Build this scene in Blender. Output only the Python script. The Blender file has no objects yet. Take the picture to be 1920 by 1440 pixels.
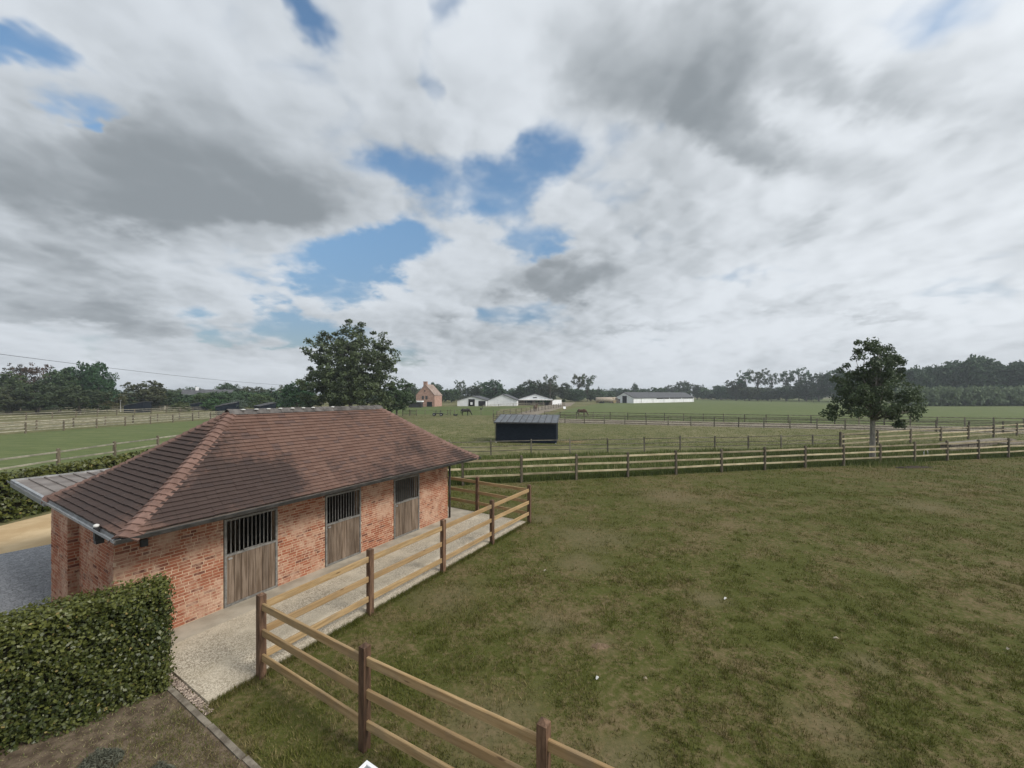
import bpy, math, random
import numpy as np
from mathutils import Vector, Matrix

random.seed(7)
rng = np.random.default_rng(7)
R = math.radians
SC = bpy.context.scene
COL = SC.collection

# ------------------------------------------------------------------ node helper
class NT:
    def __init__(self, tree):
        self.t = tree
        tree.nodes.clear()
    def n(self, typ, ins=None, **props):
        nd = self.t.nodes.new(typ)
        for k, v in props.items():
            setattr(nd, k, v)
        for k, v in (ins or {}).items():
            s = nd.inputs[k]
            if isinstance(v, bpy.types.NodeSocket):
                self.t.links.new(v, s)
            else:
                s.default_value = v
        return nd
    def math(self, op, a, b=0.0, c=None, clamp=False):
        ins = {0: a, 1: b}
        if c is not None:
            ins[2] = c
        return self.n('ShaderNodeMath', ins, operation=op, use_clamp=clamp).outputs[0]
    def vmath(self, op, a, b=(0, 0, 0)):
        nd = self.n('ShaderNodeVectorMath', {0: a, 1: b}, operation=op)
        return nd.outputs['Value'] if op in ('LENGTH', 'DOT_PRODUCT', 'DISTANCE') else nd.outputs[0]
    def mapr(self, v, a, b, c=0.0, d=1.0, smooth=True):
        nd = self.n('ShaderNodeMapRange', {0: v, 1: a, 2: b, 3: c, 4: d})
        nd.interpolation_type = 'SMOOTHSTEP' if smooth else 'LINEAR'
        return nd.outputs[0]
    def mix(self, f, a, b, blend='MIX'):
        nd = self.t.nodes.new('ShaderNodeMix')
        nd.data_type = 'RGBA'; nd.blend_type = blend
        for s, v in ((nd.inputs[0], f), (nd.inputs[6], a), (nd.inputs[7], b)):
            if isinstance(v, bpy.types.NodeSocket):
                self.t.links.new(v, s)
            else:
                s.default_value = (v if not isinstance(v, tuple) else (v + (1,) if len(v) == 3 else v))
        return nd.outputs[2]
    def noise(self, vec, scale, detail=3.0, rough=0.55, dist=0.0):
        ins = {'Scale': scale, 'Detail': detail, 'Roughness': rough, 'Distortion': dist}
        if vec is not None:
            ins['Vector'] = vec
        return self.n('ShaderNodeTexNoise', ins).outputs[0]
    def xyz(self, x, y, z):
        return self.n('ShaderNodeCombineXYZ', {0: x, 1: y, 2: z}).outputs[0]
    def sep(self, v):
        return self.n('ShaderNodeSeparateXYZ', {0: v}).outputs

# ------------------------------------------------------------------ camera
CAM_H = 4.9
F_PX, HOR = 742.5, 740.0            # focal length and horizon row of the 1920 x 1440 photograph
cam_data = bpy.data.cameras.new('camera')
cam = bpy.data.objects.new('camera', cam_data)
COL.objects.link(cam)
cam.location = (0, 0, CAM_H)
cam.rotation_euler = (R(90), 0, 0)
cam_data.sensor_width = 36.0
cam_data.lens = 36.0 * F_PX / 1920.0
cam_data.shift_y = (HOR - 720.0) / 1920.0
cam_data.clip_end = 9000
cam_data.clip_start = 0.05
SC.camera = cam

# ------------------------------------------------------------------ sun, sky and clouds
SUN_DIR = Vector((0.85, -0.38, 0.75)).normalized()
sun_data = bpy.data.lights.new('sun', 'SUN')
sun_data.energy = 2.0
sun_data.angle = R(16)
sun_data.color = (1.0, 0.95, 0.88)
sun = bpy.data.objects.new('sun', sun_data)
COL.objects.link(sun)
sun.rotation_euler = SUN_DIR.to_track_quat('Z', 'Y').to_euler()

def azel(px, py):                   # photograph pixel -> azimuth and elevation of that part of the sky (degrees)
    x, z = (px - 960) / F_PX, (HOR - py) / F_PX
    return math.degrees(math.atan2(x, 1)), math.degrees(math.atan2(z, math.hypot(x, 1)))

world = bpy.data.worlds.new('World')
SC.world = world
world.use_nodes = True
def build_sky():
    k = NT(world.node_tree)
    d = k.n('ShaderNodeTexCoord').outputs['Generated']
    d = k.vmath('NORMALIZE', d)
    x, y, z = k.sep(d)
    zc = k.math('MAXIMUM', z, 0.0)
    den = k.math('ADD', zc, 0.28)
    p = k.xyz(k.math('DIVIDE', x, den), k.math('DIVIDE', y, den), 0.0)      # a flat cloud deck
    az = k.math('MULTIPLY', k.math('ARCTAN2', x, y), 180 / math.pi)
    el = k.math('MULTIPLY', k.math('ARCSINE', z), 180 / math.pi)
    # ragged edges: the cells and banks below are looked up at a warped place
    wn = k.n('ShaderNodeTexNoise', {'Vector': p, 'Scale': 2.2, 'Detail': 5.0, 'Roughness': 0.62}, noise_dimensions='2D')
    w = k.vmath('SUBTRACT', wn.outputs['Color'], (0.5, 0.5, 0.5))
    ae = k.vmath('ADD', k.xyz(az, el, 0.0), k.vmath('MULTIPLY', w, (15.0, 11.0, 0.0)))
    def bank(items, base=False):
        tot = None; low = None
        for px, py, rx, ry, rot, amp in items:
            a, e = azel(px, py)
            sx = math.degrees(math.atan(rx / F_PX)) * (math.cos(R(a)) ** 1.3)
            sy = math.degrees(math.atan(ry / F_PX)) * math.cos(R(a)) * math.cos(R(e)) ** 1.6
            m = k.n('ShaderNodeMapping', {'Vector': ae, 'Location': (a, e, 0), 'Rotation': (0, 0, -R(rot)), 'Scale': (sx, sy, 1)}, vector_type='TEXTURE')
            r = k.vmath('LENGTH', m.outputs[0])
            g = k.mapr(r, 1.25, 0.15, 0.0, amp)
            tot = g if tot is None else k.math('ADD', tot, g)
            if base:                    # a bank is darker towards its base
                q = k.math('MULTIPLY', g, k.sep(m.outputs[0])[1])
                low = q if low is None else k.math('ADD', low, q)
        return (tot, low) if base else tot
    gaps = bank([(780, 300, 165, 75, -14, 1.0), (930, 345, 150, 75, -20, 1.0), (990, 440, 80, 80, -30, .8), (715, 490, 190, 58, -10, 1.1),
                 (60, 115, 150, 60, -25, 1.0), (190, 190, 110, 32, -30, .8), (560, 20, 80, 60, 20, .8), (840, 40, 50, 80, 30, .7), (815, 140, 40, 50, 30, .6),
                 (470, 610, 230, 52, 0, .9), (660, 650, 220, 36, 0, .5), (470, 160, 60, 45, 0, .3), (970, 590, 120, 40, 0, .45),
                 (590, 545, 100, 30, -5, .6), (1400, 500, 140, 30, 0, .25)])
    dark, low = bank([(1190, 90, 290, 180, 8, 1.15), (1390, 60, 200, 110, 20, .4), (1420, 240, 230, 80, 35, .95), (1670, 140, 230, 70, 30, .75), (1860, 60, 190, 70, 20, .5),
                 (1050, 515, 140, 62, 0, 1.1), (340, 330, 400, 125, -14, .95), (470, 390, 230, 70, -10, .5), (80, 320, 220, 120, 0, .4), (130, 520, 320, 90, 0, .8), (330, 90, 280, 110, 10, .35),
                 (1230, 618, 170, 18, 0, .6), (1540, 550, 210, 28, 0, .5), (1480, 450, 120, 42, 0, .45), (1590, 580, 160, 18, 0, .4), (1900, 405, 60, 30, 0, .5),
                 (860, 580, 90, 22, 0, .5), (200, 600, 280, 24, 0, .4), (1800, 560, 180, 26, 0, .35), (640, 190, 150, 80, 0, .3)], True)
    def n2d(off, scale, detail, rough):
        v = p if off is None else k.vmath('ADD', p, off)
        return k.n('ShaderNodeTexNoise', {'Vector': v, 'Scale': scale, 'Detail': detail, 'Roughness': rough}, noise_dimensions='2D').outputs[0]
    pw = k.vmath('ADD', p, k.vmath('MULTIPLY', w, (0.16, 0.16, 0.0)))
    p = pw
    n1 = n2d(None, 1.7, 4.0, 0.52)
    n2 = n2d((0.06, -0.02, 0.0), 1.7, 4.0, 0.52)
    n3 = n2d((7.3, 2.1, 0.0), 1.0, 4.0, 0.5)
    # billows: rounded heads with creases between them
    def puff(off):
        v = p if off is None else k.vmath('ADD', p, off)
        return k.n('ShaderNodeTexVoronoi', {'Vector': v, 'Scale': 2.9, 'Detail': 3.0, 'Roughness': 0.48, 'Lacunarity': 2.1}, voronoi_dimensions='2D', feature='F1', normalize=True).outputs['Distance']
    b1 = puff(None)
    b2 = puff((0.035, -0.012, 0.0))
    # cover: generally overcast, torn open in the gaps
    dens = k.math('ADD', k.math('MULTIPLY', k.math('SUBTRACT', n1, 0.5), 1.6), k.math('MULTIPLY', k.math('SUBTRACT', 0.42, b1), 1.5))
    dens = k.math('SUBTRACT', k.math('ADD', dens, 0.80), k.math('MULTIPLY', gaps, 1.05))
    bankm = k.math('ADD', dark, k.math('ADD', k.math('MULTIPLY', k.math('SUBTRACT', n1, 0.5), 1.0), k.math('MULTIPLY', k.math('SUBTRACT', 0.40, b1), 0.8)))
    bankm = k.mapr(bankm, 0.10, 1.15)
    dens = k.math('ADD', dens, k.math('MULTIPLY', bankm, 0.4))
    b3 = k.n('ShaderNodeTexVoronoi', {'Vector': p, 'Scale': 8.0, 'Detail': 1.5, 'Roughness': 0.5}, voronoi_dimensions='2D', feature='F1', normalize=True).outputs['Distance']
    cover = k.mapr(k.math('SUBTRACT', dens, k.math('MULTIPLY', k.math('SUBTRACT', b3, 0.38), 0.5)), -0.02, 0.72)
    # how grey the cloud is: thick banks are grey beneath, thin edges and sunlit heads are white
    grey = k.math('ADD', k.math('MULTIPLY', bankm, 0.80), k.math('MULTIPLY', k.math('SUBTRACT', n3, 0.5), 2.3))
    grey = k.math('SUBTRACT', grey, k.math('MULTIPLY', low, 0.55))
    grey = k.math('ADD', grey, k.math('MULTIPLY', k.math('SUBTRACT', dens, 0.8), 0.22))
    grey = k.math('ADD', grey, k.math('MULTIPLY', k.math('SUBTRACT', b1, b2), 2.3))
    grey = k.math('ADD', grey, k.math('MULTIPLY', k.math('SUBTRACT', n2, n1), 1.5))
    grey = k.math('ADD', grey, k.mapr(az, 5.0, -45.0, 0.0, 0.18))
    grey = k.math('SUBTRACT', grey, k.mapr(az, 5.0, 45.0, 0.0, 0.10))
    grey = k.math('ADD', grey, k.math('MULTIPLY', k.math('SUBTRACT', b3, 0.38), 0.42))
    grey = k.mapr(grey, -0.62, 1.60)
    sd = k.vmath('DOT_PRODUCT', d, tuple(SUN_DIR))
    sunny = k.mapr(sd, -0.3, 0.9, 0.0, 1.0)
    white = k.mix(sunny, (5.0, 5.35, 5.75), (6.3, 6.62, 6.95))
    thick = k.mix(sunny, (2.0, 2.24, 2.44), (2.05, 2.3, 2.5))
    cloud = k.mix(grey, white, thick)
    # low haze towards the horizon
    cloud = k.mix(k.mapr(el, 9.0, 0.0, 0.0, 0.55), cloud, (5.2, 5.5, 5.85))
    sky = k.n('ShaderNodeTexSky', sky_type='NISHITA', sun_disc=False, sun_elevation=math.asin(SUN_DIR.z),
              sun_rotation=math.atan2(SUN_DIR.x, SUN_DIR.y), altitude=20.0, air_density=1.2, dust_density=1.5, ozone_density=2.0)
    col = k.mix(cover, k.mix(1.0, sky.outputs[0], k.mix(k.mapr(el, 4.0, 26.0), (0.56, 0.58, 0.64), (0.98, 1.12, 1.14)), 'MULTIPLY'), cloud)
    bg = k.n('ShaderNodeBackground', {'Color': col, 'Strength': 0.1})
    k.n('ShaderNodeOutputWorld', {'Surface': bg.outputs[0]})
build_sky()
world.cycles.sampling_method = 'MANUAL'
world.cycles.sample_map_resolution = 512


SC.view_settings.view_transform = 'Standard'
SC.view_settings.look = 'None'
SC.view_settings.exposure = 0.46
SC.view_settings.gamma = 1.0
SC.view_settings.use_curve_mapping = False
SC.render.engine = 'CYCLES'
SC.cycles.use_denoising = True
SC.cycles.max_bounces = 5
SC.cycles.diffuse_bounces = 3
SC.cycles.glossy_bounces = 2
SC.cycles.transmission_bounces = 4
SC.cycles.transparent_max_bounces = 4
SC.cycles.volume_bounces = 0

# ------------------------------------------------------------------ scene helpers
def G(px, py, z=0.0):
    """place on level ground (or at height z) that the photograph shows at a pixel"""
    Y = F_PX * (CAM_H - z) / (py - HOR)
    return Vector(((px - 960) / F_PX * Y, Y, z))

def link(o, parent=None):
    COL.objects.link(o)
    if parent is not None:
        o.parent = parent
    return o
def tag(o, label=None, cat=None, group=None, kind=None):
    for key, v in (('label', label), ('category', cat), ('group', group), ('kind', kind)):
        if v:
            o[key] = v
    return o
def empty(name, loc=(0, 0, 0), rz=0.0, label=None, cat=None, group=None):
    e = bpy.data.objects.new(name, None)
    e.empty_display_size = 0.3
    e.location = loc
    e.rotation_euler = (0, 0, rz)
    return tag(link(e), label, cat, group)
def obj(name, me, parent=None, loc=(0, 0, 0), mat=None):
    o = bpy.data.objects.new(name, me)
    o.location = loc
    if mat is not None and not me.materials:
        me.materials.append(mat)
    return link(o, parent)
def np_mesh(name, V, F, mat=None, tint=None, smooth=False):
    """mesh from arrays; F is (n,3) or (n,4); tint is one number per face"""
    V = np.asarray(V, np.float32); F = np.asarray(F, np.int32)
    me = bpy.data.meshes.new(name)
    me.vertices.add(len(V)); me.vertices.foreach_set('co', V.ravel())
    n, s = F.shape
    me.loops.add(n * s); me.loops.foreach_set('vertex_index', F.ravel())
    me.polygons.add(n)
    me.polygons.foreach_set('loop_start', np.arange(0, n * s, s, dtype=np.int32))
    if tint is not None:
        a = me.attributes.new('tint', 'FLOAT', 'FACE')
        a.data.foreach_set('value', np.asarray(tint, np.float32))
    me.update(calc_edges=True)
    if smooth:
        me.polygons.foreach_set('use_smooth', [True] * n)
    if mat is not None:
        me.materials.append(mat)
    return me

BOXF = [(0, 3, 2, 1), (4, 5, 6, 7), (0, 1, 5, 4), (1, 2, 6, 5), (2, 3, 7, 6), (3, 0, 4, 7)]
class MB:
    """collects shapes; build() links them as ONE mesh object"""
    def __init__(self):
        self.v, self.f, self.t = [], [], []
    def add(self, verts, faces, tint=0.0):
        b = len(self.v)
        self.v += [tuple(p) for p in verts]
        self.f += [tuple(b + i for i in f) for f in faces]
        self.t += [tint] * len(faces)
        return self
    def box(self, x0, x1, y0, y1, z0, z1, tint=0.0, M=None):
        vs = [Vector(p) for p in ((x0, y0, z0), (x1, y0, z0), (x1, y1, z0), (x0, y1, z0), (x0, y0, z1), (x1, y0, z1), (x1, y1, z1), (x0, y1, z1))]
        if M is not None:
            vs = [M @ p for p in vs]
        return self.add(vs, BOXF, tint)
    def prism(self, poly, y0, y1, axis='y', tint=0.0):
        """extrude a polygon given in (x,z) along y, or in (x,y) along z when axis is 'z'"""
        n = len(poly)
        if axis == 'y':
            vs = [(a, y0, b) for a, b in poly] + [(a, y1, b) for a, b in poly]
        elif axis == 'x':
            vs = [(y0, a, b) for a, b in poly] + [(y1, a, b) for a, b in poly]
        else:
            vs = [(a, b, y0) for a, b in poly] + [(a, b, y1) for a, b in poly]
        fs = [tuple(range(n)), tuple(range(2 * n - 1, n - 1, -1))] + [(i, i + n, (i + 1) % n + n, (i + 1) % n) for i in range(n)]
        return self.add(vs, fs, tint)
    def tube(self, pts, rad, sides=6, cap=True, tint=0.0):
        pts = [Vector(p) for p in pts]
        if not hasattr(rad, '__len__'):
            rad = [rad] * len(pts)
        b = len(self.v); vs = []
        for i, p in enumerate(pts):
            d = (pts[min(i + 1, len(pts) - 1)] - pts[max(i - 1, 0)])
            d = d.normalized() if d.length > 1e-9 else Vector((0, 0, 1))
            a = d.cross(Vector((0, 0, 1)) if abs(d.z) < .9 else Vector((1, 0, 0))).normalized()
            c = d.cross(a)
            for q in range(sides):
                th = 2 * math.pi * q / sides
                vs.append(p + (a * math.cos(th) + c * math.sin(th)) * rad[i])
        fs = []
        for i in range(len(pts) - 1):
            for q in range(sides):
                r = (q + 1) % sides
                fs.append((i * sides + q, i * sides + r, (i + 1) * sides + r, (i + 1) * sides + q))
        if cap:
            fs.append(tuple(range(sides - 1, -1, -1)))
            fs.append(tuple(range((len(pts) - 1) * sides, len(pts) * sides)))
        return self.add(vs, fs, tint)
    def ball(self, c, r, n=8, m=6, sq=(1, 1, 1), tint=0.0):
        vs = []; fs = []
        for i in range(m + 1):
            ph = math.pi * i / m
            for q in range(n):
                th = 2 * math.pi * q / n
                vs.append((c[0] + r * sq[0] * math.sin(ph) * math.cos(th), c[1] + r * sq[1] * math.sin(ph) * math.sin(th), c[2] + r * sq[2] * math.cos(ph)))
        for i in range(m):
            for q in range(n):
                fs.append((i * n + q, (i + 1) * n + q, (i + 1) * n + (q + 1) % n, i * n + (q + 1) % n))
        return self.add(vs, fs, tint)
    def mesh(self, name, mat=None, smooth=False):
        me = bpy.data.meshes.new(name)
        me.from_pydata(self.v, [], self.f)
        a = me.attributes.new('tint', 'FLOAT', 'FACE')
        a.data.foreach_set('value', self.t)
        if smooth:
            me.polygons.foreach_set('use_smooth', [True] * len(self.f))
        if mat is not None:
            me.materials.append(mat)
        me.update()
        return me
    def build(self, name, mat=None, parent=None, loc=(0, 0, 0), smooth=False):
        return obj(name, self.mesh(name, mat, smooth), parent, loc)

# ------------------------------------------------------------------ materials
MATS = {}
def material(name, fn, rough=0.8, spec=0.3, metal=0.0, transl=None):
    """fn(k) returns (colour socket or value, bump height socket or None, bump strength)"""
    m = bpy.data.materials.new(name)
    m.use_nodes = True
    k = NT(m.node_tree)
    c, h, bs = fn(k)
    ins = {'Base Color': c if isinstance(c, bpy.types.NodeSocket) else tuple(c) + (1,), 'Roughness': rough, 'Metallic': metal, 'Specular IOR Level': spec}
    if h is not None:
        bump = k.n('ShaderNodeBump', {'Height': h, 'Strength': bs, 'Distance': 0.02})
        ins['Normal'] = bump.outputs[0]
    p = k.n('ShaderNodeBsdfPrincipled', ins)
    out = p.outputs[0]
    if transl:
        t = k.n('ShaderNodeBsdfTranslucent', {'Color': ins['Base Color']})
        out = k.n('ShaderNodeMixShader', {0: transl, 1: out, 2: t.outputs[0]}).outputs[0]
    k.n('ShaderNodeOutputMaterial', {'Surface': out})
    MATS[name] = m
    return m
def pos(k):
    return k.n('ShaderNodeNewGeometry').outputs['Position']
def oco(k):
    return k.n('ShaderNodeTexCoord').outputs['Object']
def varied(k):
    """a number for each piece: its own tint plus a value for its object"""
    t = k.n('ShaderNodeAttribute', attribute_name='tint').outputs['Fac']
    r = k.n('ShaderNodeObjectInfo').outputs['Random']
    return k.math('FRACT', k.math('ADD', t, r))
def two(c1, c2, scale, lo=0.35, hi=0.65, detail=4, rough=0.6, bump=0.0, bscale=40, stretch=None, vary=0.0, world=True):
    def fn(k):
        v = pos(k) if world else oco(k)
        if stretch:
            v = k.vmath('MULTIPLY', v, stretch)
        c = k.mix(k.mapr(k.noise(v, scale, detail, rough), lo, hi), c1, c2)
        if vary:
            c = k.mix(1.0, c, k.xyz(*[k.mapr(varied(k), 0, 1, 1 - vary, 1 + vary, False)] * 3), 'MULTIPLY')
        h = k.noise(v, bscale, 3, 0.6) if bump else None
        return c, h, bump
    return fn

def grass_colour(k, spots=()):
    """living and dead grass in patches"""
    v = pos(k)
    big = k.noise(v, 0.16, 4, 0.6)
    mid = k.noise(k.vmath('ADD', v, (31, 7, 0)), 0.9, 5, 0.65)
    fine = k.noise(v, 9.0, 4, 0.7)
    f = k.math('ADD', k.math('MULTIPLY', big, 0.60), k.math('MULTIPLY', mid, 0.85))
    f = k.math('ADD', f, k.math('MULTIPLY', k.math('SUBTRACT', fine, 0.5), 0.9))
    dry = k.mapr(f, 0.61, 0.95)
    bare = None
    for x, y, r in spots:
        s = k.vmath('MULTIPLY', k.vmath('SUBTRACT', v, (x, y, 0)), (1.0, 1.0, 0.0))
        g = k.math('ADD', k.math('DIVIDE', k.vmath('LENGTH', s), r), k.math('MULTIPLY', k.math('SUBTRACT', mid, 0.5), 3.6))
        g = k.math('ADD', g, k.math('MULTIPLY', k.math('SUBTRACT', fine, 0.5), 2.2))
        g = k.mapr(g, 1.15, 0.25)
        bare = g if bare is None else k.math('MAXIMUM', bare, g)
    return dry, bare, fine, mid

SPOTS = [(1.72, 7.74, .38), (4.65, 9.5, .5), (18.2, 17.3, 1.3), (2.6, 13.6, 1.5), (-1.6, 9.6, .9), (4.6, 5.8, .6), (-.4, 5.9, .9), (1.4, 5.2, .7), (.8, 8.6, .5), (2.0, 11.5, .9), (10.5, 11, .5), (6.5, 7.2, .4), (7.5, 19.0, 1.6), (1.2, 15.6, .6)]
def lawn_fn(blade):
    def fn(k):
        dry, bare, fine, mid = grass_colour(k, SPOTS)
        t = k.n('ShaderNodeAttribute', attribute_name='tint').outputs['Fac']
        if blade:
            dry = k.math('ADD', k.math('MULTIPLY', dry, 0.75), k.mapr(t, 0.62, 1.0, 0.0, 0.7), clamp=True)
            green = k.mix(t, (0.080, 0.091, 0.016), (0.160, 0.172, 0.042))
            straw = k.mix(t, (0.145, 0.113, 0.048), (0.31, 0.25, 0.125))
        else:
            green = k.mix(fine, (0.056, 0.062, 0.015), (0.100, 0.106, 0.030))
            straw = k.mix(fine, (0.105, 0.080, 0.040), (0.195, 0.152, 0.080))
        c = k.mix(dry, green, straw)
        c = k.mix(k.math('MULTIPLY', bare, 0.42 if not blade else 0.25), c, k.mix(fine, (0.105, 0.078, 0.046), (0.23, 0.185, 0.115)))
        return c, (None if blade else k.math('ADD', fine, mid)), 0.6
    return fn
material('lawn', lawn_fn(False), rough=0.95, spec=0.1)
material('lawn_blades', lawn_fn(True), rough=0.8, spec=0.15, transl=0.2)
def field_fn(g1, g2, d1, d2, s=0.05, lo=.40, hi=.66, stretch=(1, 1, 1)):
    def fn(k):
        v = k.vmath('MULTIPLY', pos(k), stretch)
        a = k.noise(v, s, 6, 0.65)
        b = k.mapr(k.math('ADD', k.math('MULTIPLY', k.noise(v, s * 14, 5, 0.7), .55), k.math('MULTIPLY', k.noise(v, s * 90, 4, 0.7), .45)), .3, .7)
        c = k.mix(k.mapr(k.math('ADD', k.math('MULTIPLY', a, .7), k.math('MULTIPLY', b, .4)), lo, hi + .1), k.mix(b, g1, g2), k.mix(b, d1, d2))
        return c, b, 0.5
    return fn
material('dry_field', field_fn((.085, .094, .034), (.128, .135, .054), (.165, .145, .074), (.235, .205, .115)), rough=.95, spec=.1)
material('green_field', field_fn((.088, .114, .042), (.136, .164, .064), (.148, .155, .066), (.195, .19, .094), s=.03, lo=.5, hi=.85, stretch=(.5, 1.6, 1)), rough=.95, spec=.1)
material('meadow', field_fn((.075, .100, .032), (.112, .142, .048), (.14, .14, .06), (.19, .175, .09), s=.04, lo=.52, hi=.85), rough=.95, spec=.1)
material('tan_field', field_fn((.11, .115, .05), (.15, .145, .07), (.19, .165, .095), (.25, .215, .13)), rough=.95, spec=.1)
material('ditch', field_fn((.045, .065, .018), (.075, .10, .03), (.10, .10, .042), (.14, .125, .06), s=.3), rough=.95, spec=.1)
material('sand_track', two((.185, .155, .12), (.27, .235, .185), .35, bump=.2, bscale=9), rough=.95, spec=.1)
material('gravel_drive', two((.46, .33, .185), (.60, .46, .28), .7, bump=.3, bscale=60), rough=.95, spec=.1)
material('soil', two((.085, .062, .043), (.185, .142, .100), 5, bump=.9, bscale=30), rough=.95, spec=.1)
def cobble_fn(k):
    v = pos(k)
    vo = k.n('ShaderNodeTexVoronoi', {'Vector': v, 'Scale': 13.0}, feature='DISTANCE_TO_EDGE').outputs['Distance']
    c2 = k.n('ShaderNodeTexVoronoi', {'Vector': v, 'Scale': 13.0}).outputs['Color']
    c = k.mix(k.mapr(vo, .0, .09), (.15, .15, .155), k.mix(k.sep(c2)[0], (.24, .245, .26), (.36, .365, .38)))
    return c, k.mapr(vo, 0, .12), .6
material('cobbles', cobble_fn, rough=.7, spec=.35)
def aggregate_fn(k):
    v = pos(k)
    vo = k.n('ShaderNodeTexVoronoi', {'Vector': v, 'Scale': 55.0})
    g = k.sep(vo.outputs['Color'])[0]
    stone = k.mix(k.mapr(g, .15, .9), (.22, .18, .13), (.64, .575, .46))
    base = k.mix(k.mapr(k.noise(v, 1.6, 6, .7), .3, .7), (.46, .40, .295), (.65, .575, .45))
    f = k.mapr(k.noise(v, .9, 4, .6), .3, .62)
    return k.mix(k.math('MULTIPLY', f, .75), base, stone), vo.outputs['Distance'], .35
material('aggregate', aggregate_fn, rough=.9, spec=.2)
material('smooth_concrete', two((.34, .30, .235), (.48, .43, .345), 1.6, detail=6, bump=.15, bscale=80), rough=.85, spec=.25)
material('kerb_concrete', two((.13, .11, .085), (.25, .22, .175), 6, bump=.4, bscale=40, vary=.15), rough=.9, spec=.2)
material('pebble', two((.20, .15, .12), (.46, .38, .31), 20, vary=.45), rough=.75)

def brick_fn(k):
    v = pos(k)
    r = varied(k)
    red = k.mix(r, (.245, .078, .043), (.43, .165, .092))
    red = k.mix(k.mapr(r, .80, .86), red, (.46, .255, .170))
    red = k.mix(k.mapr(r, .10, .05), red, (.13, .050, .038))
    red = k.mix(k.mapr(k.noise(v, 30, 3, .6), .3, .7, 0, .4), red, (.30, .125, .08))
    smear = k.math('ADD', k.math('MULTIPLY', k.noise(v, 1.5, 4, .6), .75), k.math('MULTIPLY', k.noise(v, 11, 4, .65), .5))
    smear = k.mapr(smear, .56, .78, 0, .84)
    mort = k.mix(k.noise(v, 5, 4, .6), (.46, .29, .205), (.61, .43, .32))
    return k.mix(smear, red, mort), k.noise(v, 90, 3, .6), .5
material('brick', brick_fn, rough=.92, spec=.15)
material('mortar', two((.47, .32, .215), (.62, .46, .33), 4, detail=6, bump=.4, bscale=70), rough=.95, spec=.1)

def tile_fn(k):
    v = pos(k)
    r = varied(k)
    base = k.mix(r, (.140, .083, .064), (.182, .113, .088))
    base = k.mix(k.mapr(r, .85, .95), base, (.125, .082, .070))
    # dark drifts down the slope, deepened in placed spots and over the left slope
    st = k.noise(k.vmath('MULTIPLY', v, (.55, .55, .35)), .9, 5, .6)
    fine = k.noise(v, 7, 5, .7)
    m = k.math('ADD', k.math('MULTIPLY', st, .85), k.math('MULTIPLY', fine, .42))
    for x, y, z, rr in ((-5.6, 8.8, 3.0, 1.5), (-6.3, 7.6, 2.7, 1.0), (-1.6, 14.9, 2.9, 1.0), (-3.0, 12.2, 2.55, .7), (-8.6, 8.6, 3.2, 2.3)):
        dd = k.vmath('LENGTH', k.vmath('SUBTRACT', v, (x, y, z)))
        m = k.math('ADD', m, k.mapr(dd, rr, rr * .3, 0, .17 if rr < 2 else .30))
    blotch = k.mapr(m, .60, .80, 0, .82)
    c = k.mix(blotch, base, k.mix(fine, (.034, .026, .025), (.062, .048, .044)))
    n = k.n('ShaderNodeNewGeometry').outputs['Normal']
    lich = k.mapr(k.noise(v, 24, 3, .6), .70, .74, 0, .35)
    return k.mix(lich, c, (.26, .22, .18)), k.noise(v, 60, 4, .65), .45
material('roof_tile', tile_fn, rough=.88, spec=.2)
material('hip_tile', two((.150, .092, .074), (.205, .128, .104), 7, vary=.12, bump=.4, bscale=60), rough=.85, spec=.2)
material('ridge_tile', two((.085, .078, .074), (.15, .138, .13), 5, vary=.2, bump=.4, bscale=60), rough=.9, spec=.2)
material('zinc', two((.32, .33, .335), (.50, .51, .515), 3, lo=.3, hi=.7, bump=.05, bscale=8), rough=.45, spec=.5, metal=.6)
material('zinc_dark', two((.045, .044, .042), (.085, .083, .08), 5, bump=.05, bscale=8), rough=.5, spec=.5, metal=.5)
def canopy_fn(k):
    v = pos(k)
    c = k.mix(k.mapr(k.noise(v, 1.2, 5, .65), .35, .65), (.16, .132, .115), (.28, .245, .22))
    return k.mix(k.mapr(k.noise(v, 9, 4, .7), .5, .75, 0, .6), c, (.15, .125, .115)), None, 0
material('canopy_sheet', canopy_fn, rough=.55, spec=.4, metal=.2)
material('soffit', two((.11, .09, .075), (.17, .14, .115), 3), rough=.9)
material('steel_grey', two((.17, .165, .155), (.27, .262, .245), 12, vary=.1), rough=.5, spec=.5, metal=.35)
material('door_board', two((.105, .075, .052), (.215, .165, .125), 1.4, stretch=(14, 14, 1.0), detail=6, vary=.25, bump=.4, bscale=4), rough=.85, spec=.2)
material('stall_floor', two((.05, .045, .04), (.08, .07, .06), 3), rough=.95)
material('post_brown', two((.088, .050, .031), (.185, .110, .068), 2.0, stretch=(9, 9, 1.2), detail=6, vary=.25, bump=.35, bscale=6), rough=.75, spec=.3)
def rail_fn(k):
    v = oco(k)
    v = k.vmath('MULTIPLY', v, (2.2, 20, 14))
    r = varied(k)
    v = k.vmath('ADD', v, k.xyz(k.math('MULTIPLY', r, 30), 0, 0))
    g = k.noise(v, 1.6, 6, .65)
    c = k.mix(k.mapr(g, .3, .7), (.28, .180, .080), (.47, .33, .175))
    c = k.mix(k.mapr(r, .3, 1.0, 0, .5), c, (.31, .20, .10))
    kn = k.n('ShaderNodeTexVoronoi', {'Vector': k.vmath('MULTIPLY', v, (.55, .14, .16)), 'Scale': 3.2}).outputs['Distance']
    c = k.mix(k.mapr(kn, .13, .05, 0, .75), c, (.10, .055, .028))
    c = k.mix(k.mapr(k.noise(pos(k), 2.3, 4, .6), .45, .75, 0, .45), c, (.20, .165, .115))
    return c, g, .35
material('rail_tan', rail_fn, rough=.75, spec=.25)
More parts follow.
